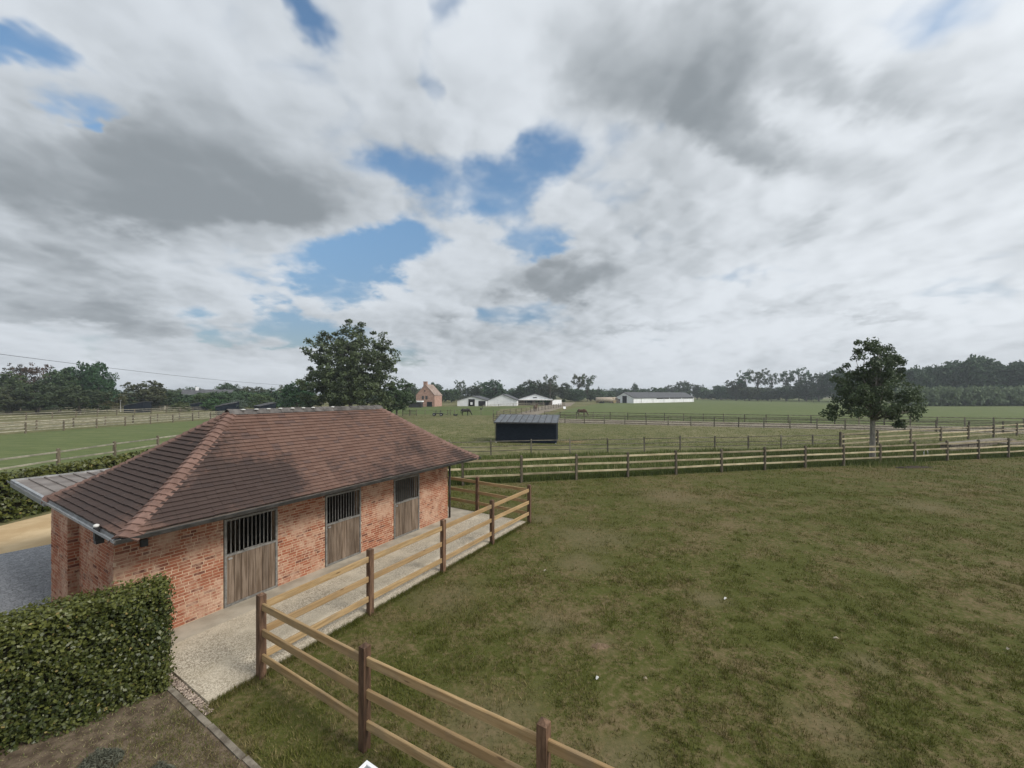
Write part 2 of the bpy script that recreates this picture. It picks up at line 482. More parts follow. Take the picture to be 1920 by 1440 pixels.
material('post_grey', two((.082, .068, .047), (.165, .14, .100), 2.0, stretch=(9, 9, 1.2), detail=5, vary=.35), rough=.9)
material('rail_pale', two((.30, .25, .155), (.46, .395, .26), 1.5, detail=5, vary=.35), rough=.88)
material('fence_old', two((.085, .076, .058), (.175, .158, .122), 2.0, detail=5, vary=.35), rough=.95)
material('fence_light', two((.21, .20, .155), (.36, .335, .265), 2.0, detail=5, vary=.3), rough=.95)
material('wet_black', two((.008, .012, .019), (.014, .020, .030), 3, stretch=(1, 1, 6)), rough=.85, spec=.1)
material('shed_roof', two((.115, .122, .13), (.18, .19, .20), 2, vary=.1), rough=.5, spec=.5, metal=.3)
material('dark_roof', two((.070, .073, .080), (.11, .113, .12), 1.5), rough=.8)
material('white_wall', two((.76, .77, .79), (.86, .87, .88), .5), rough=.7)
material('white_dull', two((.5, .5, .48), (.66, .65, .62), .8), rough=.8)
material('dark_opening', two((.012, .012, .013), (.025, .025, .026), 2), rough=.9)
material('pink_brick', two((.36, .215, .165), (.47, .305, .245), 1.3, detail=6), rough=.9)
material('terracotta', two((.24, .18, .15), (.36, .28, .24), 1.2), rough=.9)
material('glass', two((.03, .035, .04), (.05, .055, .06), 1), rough=.08, spec=.6)
material('barn_board', two((.12, .10, .085), (.2, .17, .145), 1, stretch=(5, 5, .5)), rough=.9)
material('brown_horse', two((.055, .030, .019), (.10, .055, .034), 2), rough=.6)
material('dark_horse', two((.016, .013, .012), (.032, .026, .022), 2), rough=.55)
material('black_metal', two((.015, .015, .016), (.03, .03, .031), 4), rough=.5, spec=.5)
material('rubber', two((.02, .02, .02), (.035, .035, .035), 4), rough=.85)
material('straw', two((.30, .22, .12), (.46, .36, .21), 3, bump=.5, bscale=20), rough=.95)
material('dark_earth', two((.030, .022, .016), (.060, .045, .033), 4, bump=.6, bscale=20), rough=.95)
material('bark', two((.085, .072, .058), (.17, .15, .125), 3, stretch=(6, 6, 1), bump=.6, bscale=8), rough=.95)
material('pale_bark', two((.17, .155, .13), (.30, .28, .24), 3, stretch=(6, 6, 1), bump=.6, bscale=8), rough=.95)
material('tank_beige', two((.33, .27, .21), (.46, .39, .31), 1.5), rough=.6)
material('cable', two((.02, .02, .02), (.03, .03, .03), 1), rough=.6)

def leaf_fn(c1, c2, c3=None, hue=.18):
    def fn(k):
        t = k.n('ShaderNodeAttribute', attribute_name='tint').outputs['Fac']
        r = k.n('ShaderNodeObjectInfo').outputs['Random']
        c = k.mix(t, c1, c2)
        if c3:
            c = k.mix(k.mapr(t, .90, .97), c, c3)
        c = k.mix(1.0, c, k.xyz(k.mapr(r, 0, 1, 1 - hue, 1 + hue, False), k.mapr(r, 0, 1, 1 + hue * .2, 1 - hue * .2, False), 1.0), 'MULTIPLY')
        return c, None, 0
    return fn
material('leaf_dark', leaf_fn((.030, .054, .026), (.075, .110, .046), hue=.3), rough=.6, spec=.3, transl=.18)
material('leaf_big', leaf_fn((.040, .064, .030), (.105, .142, .060), hue=.1), rough=.55, spec=.35, transl=.18)
material('leaf_mid', leaf_fn((.044, .070, .032), (.092, .130, .052), hue=.3), rough=.65, spec=.25, transl=.2)
material('leaf_light', leaf_fn((.065, .094, .038), (.125, .160, .062), hue=.3), rough=.7, spec=.2, transl=.2)
material('leaf_silver', leaf_fn((.085, .105, .075), (.16, .185, .14)), rough=.75, spec=.2, transl=.15)
material('leaf_brown', leaf_fn((.055, .046, .034), (.105, .085, .062)), rough=.8, spec=.15, transl=.15)
material('leaf_hedge', leaf_fn((.030, .044, .010), (.140, .152, .036), (.30, .24, .09), hue=0), rough=.42, spec=.4, transl=.15)
material('leaf_young', leaf_fn((.12, .155, .088), (.19, .23, .135)), rough=.8, spec=.15, transl=.15)
material('weeds', leaf_fn((.070, .098, .026), (.175, .205, .064), (.34, .30, .16), hue=0), rough=.8, spec=.15, transl=.25)
material('lavender', leaf_fn((.085, .090, .066), (.16, .165, .125), (.10, .085, .11), hue=0), rough=.85, spec=.1)
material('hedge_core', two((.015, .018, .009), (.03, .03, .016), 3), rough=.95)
material('litter', two((.26, .21, .14), (.45, .40, .31), 8, vary=.3), rough=.8)
material('clod', two((.12, .08, .048), (.22, .155, .095), 6, bump=.6, bscale=25), rough=.95)

# ------------------------------------------------------------------ the ground
def sheet(name, pts, z, mat, kind='structure'):
    me = bpy.data.meshes.new(name)
    me.from_pydata([(p[0], p[1], 0) for p in pts], [], [tuple(range(len(pts)))])
    o = obj(name, me, None, (0, 0, z), MATS[mat])
    return tag(o, kind=kind)
sheet('ground', [(-2600, -300), (2600, -300), (2600, 3200), (-2600, 3200)], 0, 'dry_field')

TH = 1.028                                            # the stable's long side in plan
N0 = Vector((-7.516, 7.333, 0))
UX, VX = Vector((math.cos(TH), math.sin(TH), 0)), Vector((-math.sin(TH), math.cos(TH), 0))
def L(u, v, z=0.0):
    return N0 + UX * u + VX * v + Vector((0, 0, z))

# middle fence line (M), ditch, old fence (S)
M0, M1 = Vector((.53, 22.05, 0)), Vector((38.6, 30.8, 0))
S0, S1 = Vector((-1.7, 32.0, 0)), Vector((31.0, 37.0, 0))
def lerp(a, b, t): return a + (b - a) * t
sheet('lawn', [L(-3.5, -1.2)[:2], L(-2.5, -16)[:2], (60, -12), (60, 35.2), lerp(M0, M1, 1.0)[:2], lerp(M0, M1, -.35)[:2], (-13.5, 19.5), L(10.6, 6.5)[:2], L(10.6, -.2)[:2]], .004, 'lawn')
sheet('ditch_strip', [lerp(M0, M1, -.35)[:2], lerp(M0, M1, 1.8)[:2], lerp(S0, S1, 2.1)[:2], lerp(S0, S1, -.4)[:2]], .004, 'ditch')
T0, T1 = Vector((15.4, 66.1, 0)), Vector((40.5, 57.7, 0))   # front fence of the sand track
TN = Vector((.317, .948, 0))
sheet('sand_track', [lerp(T0, T1, -.75)[:2], lerp(T0, T1, 5.0)[:2], (lerp(T0, T1, 5.0) + TN * 12)[:2], (lerp(T0, T1, -.75) + TN * 12)[:2]], .004, 'sand_track')
sheet('sand_path', [(-3, 76), (1.5, 79), (26, 175), (40, 250), (30, 250), (14, 175)], .008, 'sand_track')
sheet('green_field', [(lerp(T0, T1, -.4) + Vector((0, 13, 0)))[:2], (lerp(T0, T1, 6.0) + Vector((0, 13, 0)))[:2], (420, 150), (420, 420), (120, 420), (24, 150)], .004, 'green_field')
sheet('horse_meadow', [(-62, 112), (-4, 92), (-4, 135), (12, 165), (-50, 165)], .006, 'meadow')
sheet('green_paddock', [(-29.5, 8), (-29.8, 27), (-31.5, 45), (-34, 80), (-58.5, 96), (-59.5, 70), (-62.5, 46), (-66, 8)], .004, 'green_field')
sheet('dry_paddock', [(-66.5, 8), (-65, 70), (-60, 120), (-90, 135), (-93, 100), (-97, 60), (-100, 8)], .004, 'tan_field')
sheet('gravel_drive', [(-40, -5), (-15.2, 9.5), (-14.6, 13.4), (-14, 30), (-19.2, 30), (-19.0, 16.4), (-19.3, 8), (-40, 0)], .010, 'gravel_drive')
sheet('cobbled_yard', [(-40, -14), L(-4, -2)[:2], L(-.4, 1.6)[:2], L(.2, 3.6)[:2], L(6, 4)[:2], L(8, 10)[:2], (-14.9, 13.2), (-15.8, 12.0), (-36, 2)], .014, 'cobbles')
# concrete in front of the stable
path = MB().box(.48, 10.85, -2.88, -.62, -.2, .050)
o = path.build('concrete_path', MATS['aggregate']); o.location = N0; o.rotation_euler = (0, 0, TH); tag(o, kind='structure')
o = MB().box(.48, 10.85, -.615, .0, -.2, .056).box(9.75, 10.85, .002, 3.5, -.2, .053).build('concrete_strip', MATS['smooth_concrete'])
o.location = N0; o.rotation_euler = (0, 0, TH); tag(o, kind='structure')
sheet('flower_bed', [L(.26, -1.0)[:2], L(.30, -9)[:2], L(-4, -9)[:2], L(-4, -1.0)[:2]], .020, 'soil')

# edging stones between the bed and the grass
kerb = empty('edging_kerb', L(.30, -1.4), TH, 'narrow worn concrete edging kerb between the planted bed and the grass', 'kerb')
km = MB().box(-.038, .038, -.485, .485, -.15, .045).mesh('kerb_stone', MATS['kerb_concrete'])
for i in range(6):
    q = obj('kerb_stone', km, kerb, (random.uniform(-.01, .01), -.5 - i, random.uniform(-.012, .008)))
    q.rotation_euler = (0, 0, random.uniform(-.012, .012))
# pebbles in the gutter beside the slab
V, F, T = [], [], []
for i in range(700):
    c = L(random.uniform(.36, .47), random.uniform(-3.1, -1.35), .012)
    s = random.uniform(.012, .026)
    b = len(V); rz = random.random() * 3
    for dx, dy, dz in ((1, 0, 0), (-1, 0, 0), (0, 1, 0), (0, -1, 0), (0, 0, .7), (0, 0, -.7)):
        V.append((c.x + s * (dx * math.cos(rz) - dy * .7 * math.sin(rz)), c.y + s * (dx * math.sin(rz) + dy * .7 * math.cos(rz)), c.z + s * dz))
    for f in ((0, 2, 4), (2, 1, 4), (1, 3, 4), (3, 0, 4), (2, 0, 5), (1, 2, 5), (3, 1, 5), (0, 3, 5)):
        F.append([b + q for q in f]); T.append(i * .6180339 % 1)
tag(obj('pebbles', np_mesh('pebbles', V, F, MATS['pebble'], T, True)), 'small brown pebbles filling the drain strip beside the concrete slab', 'pebbles', kind='stuff')

# ------------------------------------------------------------------ the brick stable
WL = 9.645                                            # length of the front wall
DOORS = [(1.905 + 2.492 * i, 1.905 + 2.492 * i + 1.2) for i in range(3)]
DH = 2.07
stable = empty('brick_stable', N0, TH, 'red brick stable with hipped tile roof and three barred wooden doors', 'stable')
WX = .10
wall = MB()
prev = WX + .003
for a, b in DOORS + [(WL, WL)]:
    wall.box(prev, a, 0, .28, 0, 2.44); prev = b
for a, b in DOORS:
    wall.box(a, b, .004, .276, DH, 2.436)
wall.box(WX, WX + .28, .283, 2.2, 0, 2.44).box(-.07, .3, 2.203, 3.55, 0, 2.44)
wall.box(WL - .28, WL - .003, .283, 3.55, 0, 2.44).box(.303, WL - .283, 3.27, 3.55, 0, 2.44)
wall = wall.build('wall', MATS['mortar'], stable)
tag(wall, 'red brickwork with wide smeared sandy mortar joints')
# bricks: laid out wall by wall, the ones that show largest are pieces of their own
BH, BJ = .050, .017
bricks = []
def lay(length, height, holes, place):
    z, row = .004, 0
    while z + BH < height:
        x = -random.uniform(0, .1)
        while x < length:
            w = .205 if random.random() < .62 else .098
            if random.random() < .06: w = .15
            x0, x1 = max(x, .002), min(x + w, length - .002)
            for a, b in holes:
                if x0 < b and x1 > a:
                    if x0 < a - .03: x1 = a - .004
                    elif x1 > b + .03: x0 = b + .004
                    else: x0 = x1
            if x1 - x0 > .035:
                bricks.append(place(x0, x1, z, z + BH) + (random.random(),))
            x += w + BJ
        z += BH + BJ; row += 1
def face_front(x0, x1, z0, z1): return ('f', WX + x0, WX + x1, z0, z1)
def face_left(y0, y1, z0, z1): return ('l', y0, y1, z0, z1)
def face_pier(x0, x1, z0, z1): return ('p', -.07 + x0, -.07 + x1, z0, z1)
def face_pier_side(y0, y1, z0, z1): return ('q', 2.2 + y0, 2.2 + y1, z0, z1)
def face_right(y0, y1, z0, z1): return ('r', y0, y1, z0, z1)
lay(WL - WX, 2.40, [(a - WX, b - WX) for a, b in DOORS], face_front)
lay(2.2, 2.40, [], face_left); lay(.17, 2.40, [], face_pier); lay(1.35, 2.40, [], face_pier_side); lay(3.55, 2.40, [], face_right)
def brick_box(b):
    k, a0, a1, z0, z1, r = b
    pr = .004 + .004 * ((r * 7) % 1)
    if k == 'f': return (a0, a1, -pr, .03, z0, z1)
    if k == 'p': return (a0, a1, 2.2 - pr, 2.23, z0, z1)
    if k == 'l': return (WX - pr, WX + .03, a0, a1, z0, z1)
    if k == 'q': return (-.07 - pr, -.04, a0, a1, z0, z1)
    return (WL - .03, WL + pr, a0, a1, z0, z1)
def seen_size(b):
    x0, x1, y0, y1, z0, z1 = brick_box(b)
    c = L((x0 + x1) / 2, (y0 + y1) / 2, (z0 + z1) / 2)
    if b[0] in 'qr' or (b[0] == 'l' and z1 < 1.2) or (b[0] == 'f' and x1 < 1.3 and z1 < 1.35): return 0
    return (b[2] - b[1]) * (.5 if b[0] == 'l' else 1) / (c - Vector((0, 0, CAM_H))).length
order = sorted(range(len(bricks)), key=lambda i: -seen_size(bricks[i]))
own = set(order[:300])
UNIT = MB().box(0, 1, 0, 1, 0, 1).mesh('brick', MATS['brick'])
rest = MB()
for i, b in enumerate(bricks):
    bx = brick_box(b)
    if i in own:
        o = obj('brick', UNIT, wall, (bx[0], bx[2], bx[4]))
        o.scale = (bx[1] - bx[0], bx[3] - bx[2], bx[5] - bx[4])
    else:
        rest.box(*bx, tint=b[5])
tag(rest.build('brickwork', MATS['brick'], wall), kind='stuff')

# doors: grey steel frame, boards below, bars above
for di, (a, b) in enumerate(DOORS):
    d = empty('stable_door', (a, 0, 0)); d.parent = stable
    tag(d, ('barred steel-framed stable door nearest the hedge', 'middle barred stable door of weathered boards', 'barred stable door nearest the end of the building')[di])
    w = b - a
    y0, y1 = -.022, .030
    f = MB()
    f.box(.012, .062, y0, y1, .062, DH - .012).box(w - .062, w - .012, y0, y1, .062, DH - .012)
    f.box(.062, w - .062, y0 + .002, y1 - .002, .064, .115).box(.062, w - .062, y0 + .002, y1 - .002, DH - .062, DH - .014)
    f.box(.062, w - .062, y0 + .002, y1 - .002, 1.205, 1.255)
    f.build('door_frame', MATS['steel_grey'], d)
    nb = 7
    bw = (w - .128) / nb
    for i in range(nb):
        m = MB().box(.002, bw - .004, 0, .026, 0, 1.086 - .001)
        m.build('board', MATS['door_board'], d, (.064 + i * bw, -.008 + random.uniform(-.002, .002), .117))
    bar = MB().tube([(0, 0, 1.256), (0, 0, DH - .063)], .0105, 8).mesh('bar', MATS['steel_grey'])
    for i in range(11):
        obj('bar', bar, d, (.062 + (w - .124) * (i + 1) / 12, .004, 0))
    MB().box(.40, .82, y0 - .018, y0, 1.262, 1.286).box(.42, .44, y0 - .018, y0 + .01, 1.25, 1.262).box(.78, .80, y0 - .018, y0 + .01, 1.25, 1.262).build('latch', MATS['steel_grey'], d)
    MB().box(.09, .17, y0 - .006, y0 + .012, 1.13, 1.165).build('maker_plate', MATS['zinc'], d)
MB().box(.4, WL - .3, .285, 3.26, .002, .06).build('stall_floor', MATS['stall_floor'], stable)
for x in (3.75, 6.25):
    MB().box(x - .06, x + .06, .285, 3.26, .06, 1.9).build('stall_partition', MATS['barn_board'], stable)

# roof: four slopes swept slightly concave, covered course by course
U0, U1, V0, V1, HE, HR = -.08, 10.14, -1.10, 3.89, 2.485, 4.456
HD, INS = (V1 - V0) / 2, 2.75
def rz(d): return HE + (HR - HE) * (d - .20 * d * (1 - d) ** 2)
def slope_point(side, s, d):
    """side; s metres along the eave from its start; d from 0 at the eave to 1 at the ridge"""
    if side == 'front': return Vector((U0 + s, V0 + HD * d, rz(d)))
    if side == 'back': return Vector((U1 - s, V1 - HD * d, rz(d)))
    if side == 'left': return Vector((U0 + INS * d, V1 - s, rz(d)))
    return Vector((U1 - INS * d, V0 + s, rz(d)))
EAVE = {'front': (U1 - U0, INS), 'back': (U1 - U0, INS), 'left': (V1 - V0, HD), 'right': (V1 - V0, HD)}
deck = MB()
ND = 8
for side, (ln, ins) in EAVE.items():
    for i in range(ND):
        d0, d1 = i / ND, (i + 1) / ND
        q = [slope_point(side, ins * d0, d0), slope_point(side, ln - ins * d0, d0), slope_point(side, ln - ins * d1, d1), slope_point(side, ins * d1, d1)]
        deck.add([p - Vector((0, 0, .02)) for p in q], [(0, 1, 2, 3)])
z0 = HE - .02; z1 = HE - .10
c4 = [(U0, V0), (U1, V0), (U1, V1), (U0, V1)]
deck.add([(x, y, z0) for x, y in c4] + [(x, y, z1) for x, y in c4], [(0, 4, 5, 1), (1, 5, 6, 2), (2, 6, 7, 3), (3, 7, 4, 0)])
deck.add([(x, y, z1) for x, y in c4], [(3, 2, 1, 0)])
roof = deck.build('roof', MATS['soffit'], stable)
tag(roof, 'hipped roof of small brown red clay tiles with uneven dark patches')
NC, TW = 27, .190
TLEN = 1.32 * 3.18 / NC
TM = MB()
def tile_verts(w, ln):
    h = w / 2 - .0015
    return [(-h, 0, .014), (h, 0, .014), (h, ln, .002), (-h, ln, .002), (-h, 0, .048), (h, 0, .048), (h, ln, .014), (-h, ln, .014)]
TILEF = [(4, 5, 6, 7), (0, 1, 5, 4), (1, 2, 6, 5), (3, 0, 4, 7)]
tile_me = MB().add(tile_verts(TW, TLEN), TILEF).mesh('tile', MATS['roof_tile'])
full, tiles_rest = [], MB()
camL = Vector(((Vector((0, 0, CAM_H)) - N0).dot(UX), (Vector((0, 0, CAM_H)) - N0).dot(VX), CAM_H))
for side, (ln, ins) in EAVE.items():
    for i in range(NC):
        d0, d1 = i / NC, min((i + 1.3) / NC, 1.0)
        lo, hi = ins * (i + .5) / NC, ln - ins * (i + .5) / NC
        s = lo - random.uniform(0, .02) - (TW / 2 if i % 2 else 0)
        while s < hi:
            a, b = max(s, lo), min(s + TW, hi)
            if b - a > .02:
                m = (a + b) / 2
                p0 = slope_point(side, m, d0)
                e = (slope_point(side, m + .1, d0) - p0).normalized()
                up = (slope_point(side, m, d1) - p0); up -= e * up.dot(e); up.normalize()
                n = e.cross(up)
                j = random.uniform(-.006, .006)
                Mx = Matrix(((e.x, up.x, n.x, p0.x), (e.y, up.y, n.y, p0.y), (e.z, up.z, n.z, p0.z), (0, 0, 0, 1))) @ Matrix.Translation((0, j - .004, random.uniform(-.002, .003)))
                Mx = Mx @ Matrix.Rotation(random.uniform(-.008, .008), 4, 'Z')
                if b - a > TW - .001 and side in ('front', 'left'):
                    v = (camL - p0)
                    full.append((-max(0, n.dot(v.normalized())) / v.length_squared, len(full), Mx))
                else:
                    tiles_rest.add([Mx @ Vector(p) for p in tile_verts(b - a, TLEN)], TILEF, random.random())
            s += TW
full.sort()
for q, (_, _, Mx) in enumerate(full):
    if q < 300:
        o = obj('tile', tile_me, roof); o.matrix_local = Mx
    else:
        tiles_rest.add([Mx @ Vector(p) for p in tile_verts(TW, TLEN)], TILEF, random.random())
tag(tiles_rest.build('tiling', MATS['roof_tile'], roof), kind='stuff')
# bonnet tiles on the hips
def hip_line(cx, cy, sx, sy):
    n = 26
    for i in range(n):
        d0, d1 = i / n, min((i + 1.35) / n, 1.0)
        p0 = Vector((cx + sx * INS * d0, cy + sy * HD * d0, rz(d0)))
        p1 = Vector((cx + sx * INS * d1, cy + sy * HD * d1, rz(d1)))
        up = (p1 - p0); ln = up.length; up.normalize()
        e = Vector((sy * -HD, sx * INS, 0)).normalized()
        n_ = e.cross(up)
        if n_.z < 0: e = -e; n_ = e.cross(up)
        Mx = Matrix(((e.x, up.x, n_.x, p0.x), (e.y, up.y, n_.y, p0.y), (e.z, up.z, n_.z, p0.z), (0, 0, 0, 1)))
        w, dr = .225, .125
        top = [(-w, 0, -dr + .034), (-w * .45, -.018, .026), (0, -.028, .064), (w * .45, -.018, .026), (w, 0, -dr + .034)]
        vs = top + [(x * .94, ln, z - .036) for x, _, z in top] + [(x, y, z - .034) for x, y, z in top]
        fs = [(k_, k_ + 1, k_ + 6, k_ + 5) for k_ in range(4)] + [(k_ + 10, k_ + 11, k_ + 1, k_) for k_ in range(4)]
        o = MB().add(vs, fs).build('hip_tile', MATS['hip_tile'], roof)
        o.matrix_local = Mx @ Matrix.Rotation(random.uniform(-.012, .012), 4, 'Z')
for cx, cy, sx, sy in ((U0, V0, 1, 1), (U1, V0, -1, 1), (U0, V1, 1, -1), (U1, V1, -1, -1)):
    hip_line(cx, cy, sx, sy)
ry = (V0 + V1) / 2
x = U0 + INS - .1
rm = MB()
prof = [(-.17, -.075), (-.10, .012), (0, .060), (.10, .012), (.17, -.075)]
rm.add([(0, y, z) for y, z in prof] + [(.345, y, z - .012) for y, z in prof] + [(0, y, z - .02) for y, z in prof], [(k_, k_ + 5, k_ + 6, k_ + 1) for k_ in range(4)] + [(k_ + 10, k_, k_ + 1, k_ + 11) for k_ in range(4)])
rm = rm.mesh('ridge_tile', MATS['ridge_tile'])
while x < U1 - INS + .05:
    o = obj('ridge_tile', rm, roof, (x, ry, HR + .010 + random.uniform(-.004, .004))); x += .33
    MB().ball((0, 0, 0), .045, 7, 4, (1.4, 1, .5)).build('mortar_dab', MATS['white_dull'], roof, (x - .33, ry - .10 + random.uniform(-.03, .03), HR + .045)) if random.random() < .45 else None
# gutters
def gutter(ax, a0, a1, off, out, mat, nm):
    m = MB()
    prof = [(.0, .0), (.015, -.055), (.05, -.075), (.09, -.055), (.105, .012), (.098, .012), (.083, -.05), (.05, -.066), (.022, -.05), (.008, .0)]
    prof = [(off + out * p, HE - .022 + z) for p, z in prof]
    if (out < 0) == (ax == 'x'): prof = prof[::-1]
    m.prism(prof, a0, a1, 'x' if ax == 'x' else 'y')
    return m.build(nm, MATS[mat], stable, smooth=False)
gutter('x', U0 - .09, U1 + .09, V0 - .003, -1, 'zinc_dark', 'gutter')
gutter('y', V0 - .02, V1 + 3.95, U0 - .003, -1, 'zinc', 'gutter')
gutter('y', V0 - .02, V1, U1 + .003, 1, 'zinc_dark', 'gutter')
MB().tube([(WL + .06, -.05, 2.40), (WL + .06, -.05, .06)], .04, 10).build('downpipe', MATS['zinc_dark'], stable, smooth=True)
# lean-to with a flat sheet roof behind
cz = 2.43
can = MB().box(U0 + .02, 9.4, V1 + .02, V1 + 3.95, cz - .03, cz).build('canopy_roof', MATS['canopy_sheet'], stable)
tag(can, 'flat weathered metal sheet roof joined to the back eave')
seam = MB().box(-.02, .02, 0, 3.8, 0, .035).mesh('seam', MATS['canopy_sheet'])
for i in range(31):
    obj('seam', seam, can, (U0 + .3 + i * .295, V1 + .08, cz))
MB().box(U0 - .02, 9.42, V1 + 3.95, V1 + 3.956, cz - .15, cz + .05).box(U0 - .04, U0 + .018, V1 + .05, V1 + 3.948, cz - .15, cz + .045).build('fascia', MATS['zinc'], can)
for i in range(4):
    MB().box(-.07, .07, -.07, .07, .014, cz - .03).build('canopy_post', MATS['post_brown'], stable, (1.9 + i * 2.4, V1 + 3.7, 0))
# small fittings on the wall
lamp = empty('floodlight', L(U0 - .06, -.05, 2.40), TH, 'small white dome floodlight fixed at the eave of the stable', 'lamp')
MB().ball((0, 0, .12), .045, 12, 8, (1, 1.2, .75)).build('dome', MATS['white_dull'], lamp, smooth=True)
MB().box(-.03, .03, -.05, .05, -.14, .10).build('bracket', MATS['black_metal'], lamp)
MB().box(-.02, .09, -.07, .07, -.20, -.10).build('housing', MATS['black_metal'], lamp)
vent = empty('wall_lamp', L(.52, -.012, 2.0), TH, 'small dark square lamp fixed to the brick wall under the eave', 'lamp')
MB().box(-.055, .055, -.07, -.002, -.07, .07).build('casing', MATS['black_metal'], vent)
MB().box(-.04, .04, -.078, -.071, -.05, .05).build('lens', MATS['glass'], vent)

# ------------------------------------------------------------------ fences
RAIL = {}
def rail_mesh(mat, h, t):
    key = (mat, h, t)
    if key not in RAIL:
        b = min(h, t) * .16
        prof = [(-t / 2 + b, -h / 2), (t / 2 - b, -h / 2), (t / 2, -h / 2 + b), (t / 2, h / 2 - b), (t / 2 - b, h / 2), (-t / 2 + b, h / 2), (-t / 2, h / 2 - b), (-t / 2, -h / 2 + b)]
        RAIL[key] = MB().prism(prof, 0, 1, 'x').mesh('rail', MATS[mat])
    return RAIL[key]
def post_mesh(mat, h, s, cap, rnd=False):
    key = (mat, h, s, cap)
    if key not in RAIL:
        m = MB(); a = s / 2; c = a * .85
        if rnd:
            m.tube([(0, 0, -.3), (0, 0, h - .02), (0, 0, h)], [a, a, a * .8], 8)
        else:
            ring = lambda q, z: [(-q, -q, z), (q, -q, z), (q, q, z), (-q, q, z)]
            m.add(ring(a, -.3) + ring(a, h - cap) + [(0, 0, h)], [(0, 1, 5, 4), (1, 2, 6, 5), (2, 3, 7, 6), (3, 0, 4, 7), (4, 5, 8), (5, 6, 8), (6, 7, 8), (7, 4, 8)])
        RAIL[key] = m.mesh('post', MATS[mat])
    return RAIL[key]
def fence(name, label, pts, h, ps, rails, rh, rt, pm, rmat, group=None, cap=.05, skip_first=False, skip_last=False, jit=.02, side=0.0, rnd=False, cat='fence'):
    e = empty(name, (pts[0].x, pts[0].y, 0), 0, label, cat, group)
    o0 = Vector((pts[0].x, pts[0].y, 0))
    ang = math.atan2((pts[1] - pts[0]).y, (pts[1] - pts[0]).x)
    pme, rme = post_mesh(pm, h, ps, cap, rnd), rail_mesh(rmat, rh, rt)
    for i, p in enumerate(pts):
        if (i == 0 and skip_first) or (i == len(pts) - 1 and skip_last): continue
        q = obj('post', pme, e, p - o0 + Vector((0, 0, random.uniform(-jit, jit))))
        q.rotation_euler = (random.uniform(-jit, jit) * .6, random.uniform(-jit, jit) * .6, ang + random.uniform(-jit, jit) * 2)
    for i in range(len(pts) - 1):
        a, b = pts[i], pts[i + 1]
        d = (b - a); ln = d.length; d.normalize()
        nrm = Vector((-d.y, d.x, 0))
        for z in rails:
            z0_, z1_ = z + random.uniform(-jit, jit), z + random.uniform(-jit, jit)
            g = ps * .5 - .004
            st = a - o0 + d * g + Vector((0, 0, z0_)) + nrm * side
            v = (b - o0 - d * g + Vector((0, 0, z1_)) + nrm * side) - st
            q = obj('rail', rme, e, st)
            q.rotation_euler = (0, -math.asin(v.z / v.length), math.atan2(v.y, v.x))
            q.scale = (v.length, 1, 1)
    return e
def run(a, b, n):
    return [lerp(a, b, i / n) for i in range(n + 1)]
FV = -2.955
NEAR = dict(h=1.48, ps=.115, rails=(1.24, .80, .36), rh=.125, rt=.045, pm='post_brown', rmat='rail_tan', jit=.011, cap=.035)
fence('paddock_fence', 'brown post and tan rail fence along the concrete in front of the stable', [L(u, FV) for u in (1.236, 3.53, 5.97, 8.39, 10.93)], **NEAR)
fence('paddock_fence', 'tan rail fence crossing the grass in the foreground from the corner post', [L(1.236, FV), L(1.236, -5.65), L(1.345, -8.346), L(1.42, -11.0), L(1.5, -13.6)], skip_first=True, **NEAR)
fence('paddock_fence', 'short brown rail fence across the far end of the concrete', [L(10.93, FV), L(11.05, -.41), L(11.1, 2.1), L(11.1, 4.6)], skip_first=True, **NEAR)
# cord loops at the corner post
MB().tube([L(1.30, FV + .05, 1.20), L(1.42, FV + .06, 1.17), L(1.36, FV + .06, 1.13)], .018, 6).build('rail_catch', MATS['black_metal'])
tag(bpy.data.objects['rail_catch'], 'small black catch on the top rail beside the corner post', 'catch')
dM = (M1 - M0) / 12
fence('rail_fence', 'pale three rail fence along the far side of the lawn', [M0 + dM * i for i in range(-3, 17)], h=1.52, ps=.12, rails=(1.27, .88, .46), rh=.108, rt=.045, pm='post_grey', rmat='rail_pale', jit=.03)
dS = (S1 - S0) / 10
fence('old_fence', 'thin grey old fence behind the weedy ditch in front of the black shed', [S0 + dS * i for i in range(-2, 12)], h=1.3, ps=.095, rails=(1.12, .72, .36), rh=.06, rt=.03, pm='fence_old', rmat='fence_old', jit=.05)
Ra, Rb = G(1645, 836), G(1863, 820)
dR = (Rb - Ra) / 4
fence('rail_fence', 'weathered rail fence climbing away behind the round headed tree', [Ra + dR * i for i in range(-1, 8)], h=1.55, ps=.16, rails=(1.30, .85, .42), rh=.12, rt=.05, pm='post_grey', rmat='rail_pale', jit=.03)
dT = (T1 - T0) / 8
fence('rail_fence', 'dark rail fence along the near side of the sand track', [T0 + dT * i for i in range(-6, 17)], h=1.5, ps=.13, rails=(1.35, .95, .55, .2), rh=.10, rt=.05, pm='fence_old', rmat='fence_old', jit=.03)
fence('rail_fence', 'dark rail fence along the far side of the sand track', [T0 + TN * 12 + dT * i for i in range(-4, 20)], h=1.5, ps=.13, rails=(1.35, .95, .55), rh=.10, rt=.05, pm='fence_old', rmat='fence_old', jit=.03)
def xrun(x0, y0, x1, y1, n): return run(Vector((x0, y0, 0)), Vector((x1, y1, 0)), n)
LF = dict(ps=.14, rh=.11, rt=.05, jit=.03)
fence('rail_fence', 'pale two rail fence beside the hedge behind the canopy', xrun(-28.6, 10, -31.0, 42, 8), h=1.4, rails=(1.15, .6), pm='post_grey', rmat='fence_light', **LF)
fence('rail_fence', 'pale rail fence along the far edge of the bright green paddock', xrun(-62, 42, -58.5, 90, 12), h=1.45, rails=(1.25, .8, .35), pm='post_grey', rmat='fence_light', **LF)
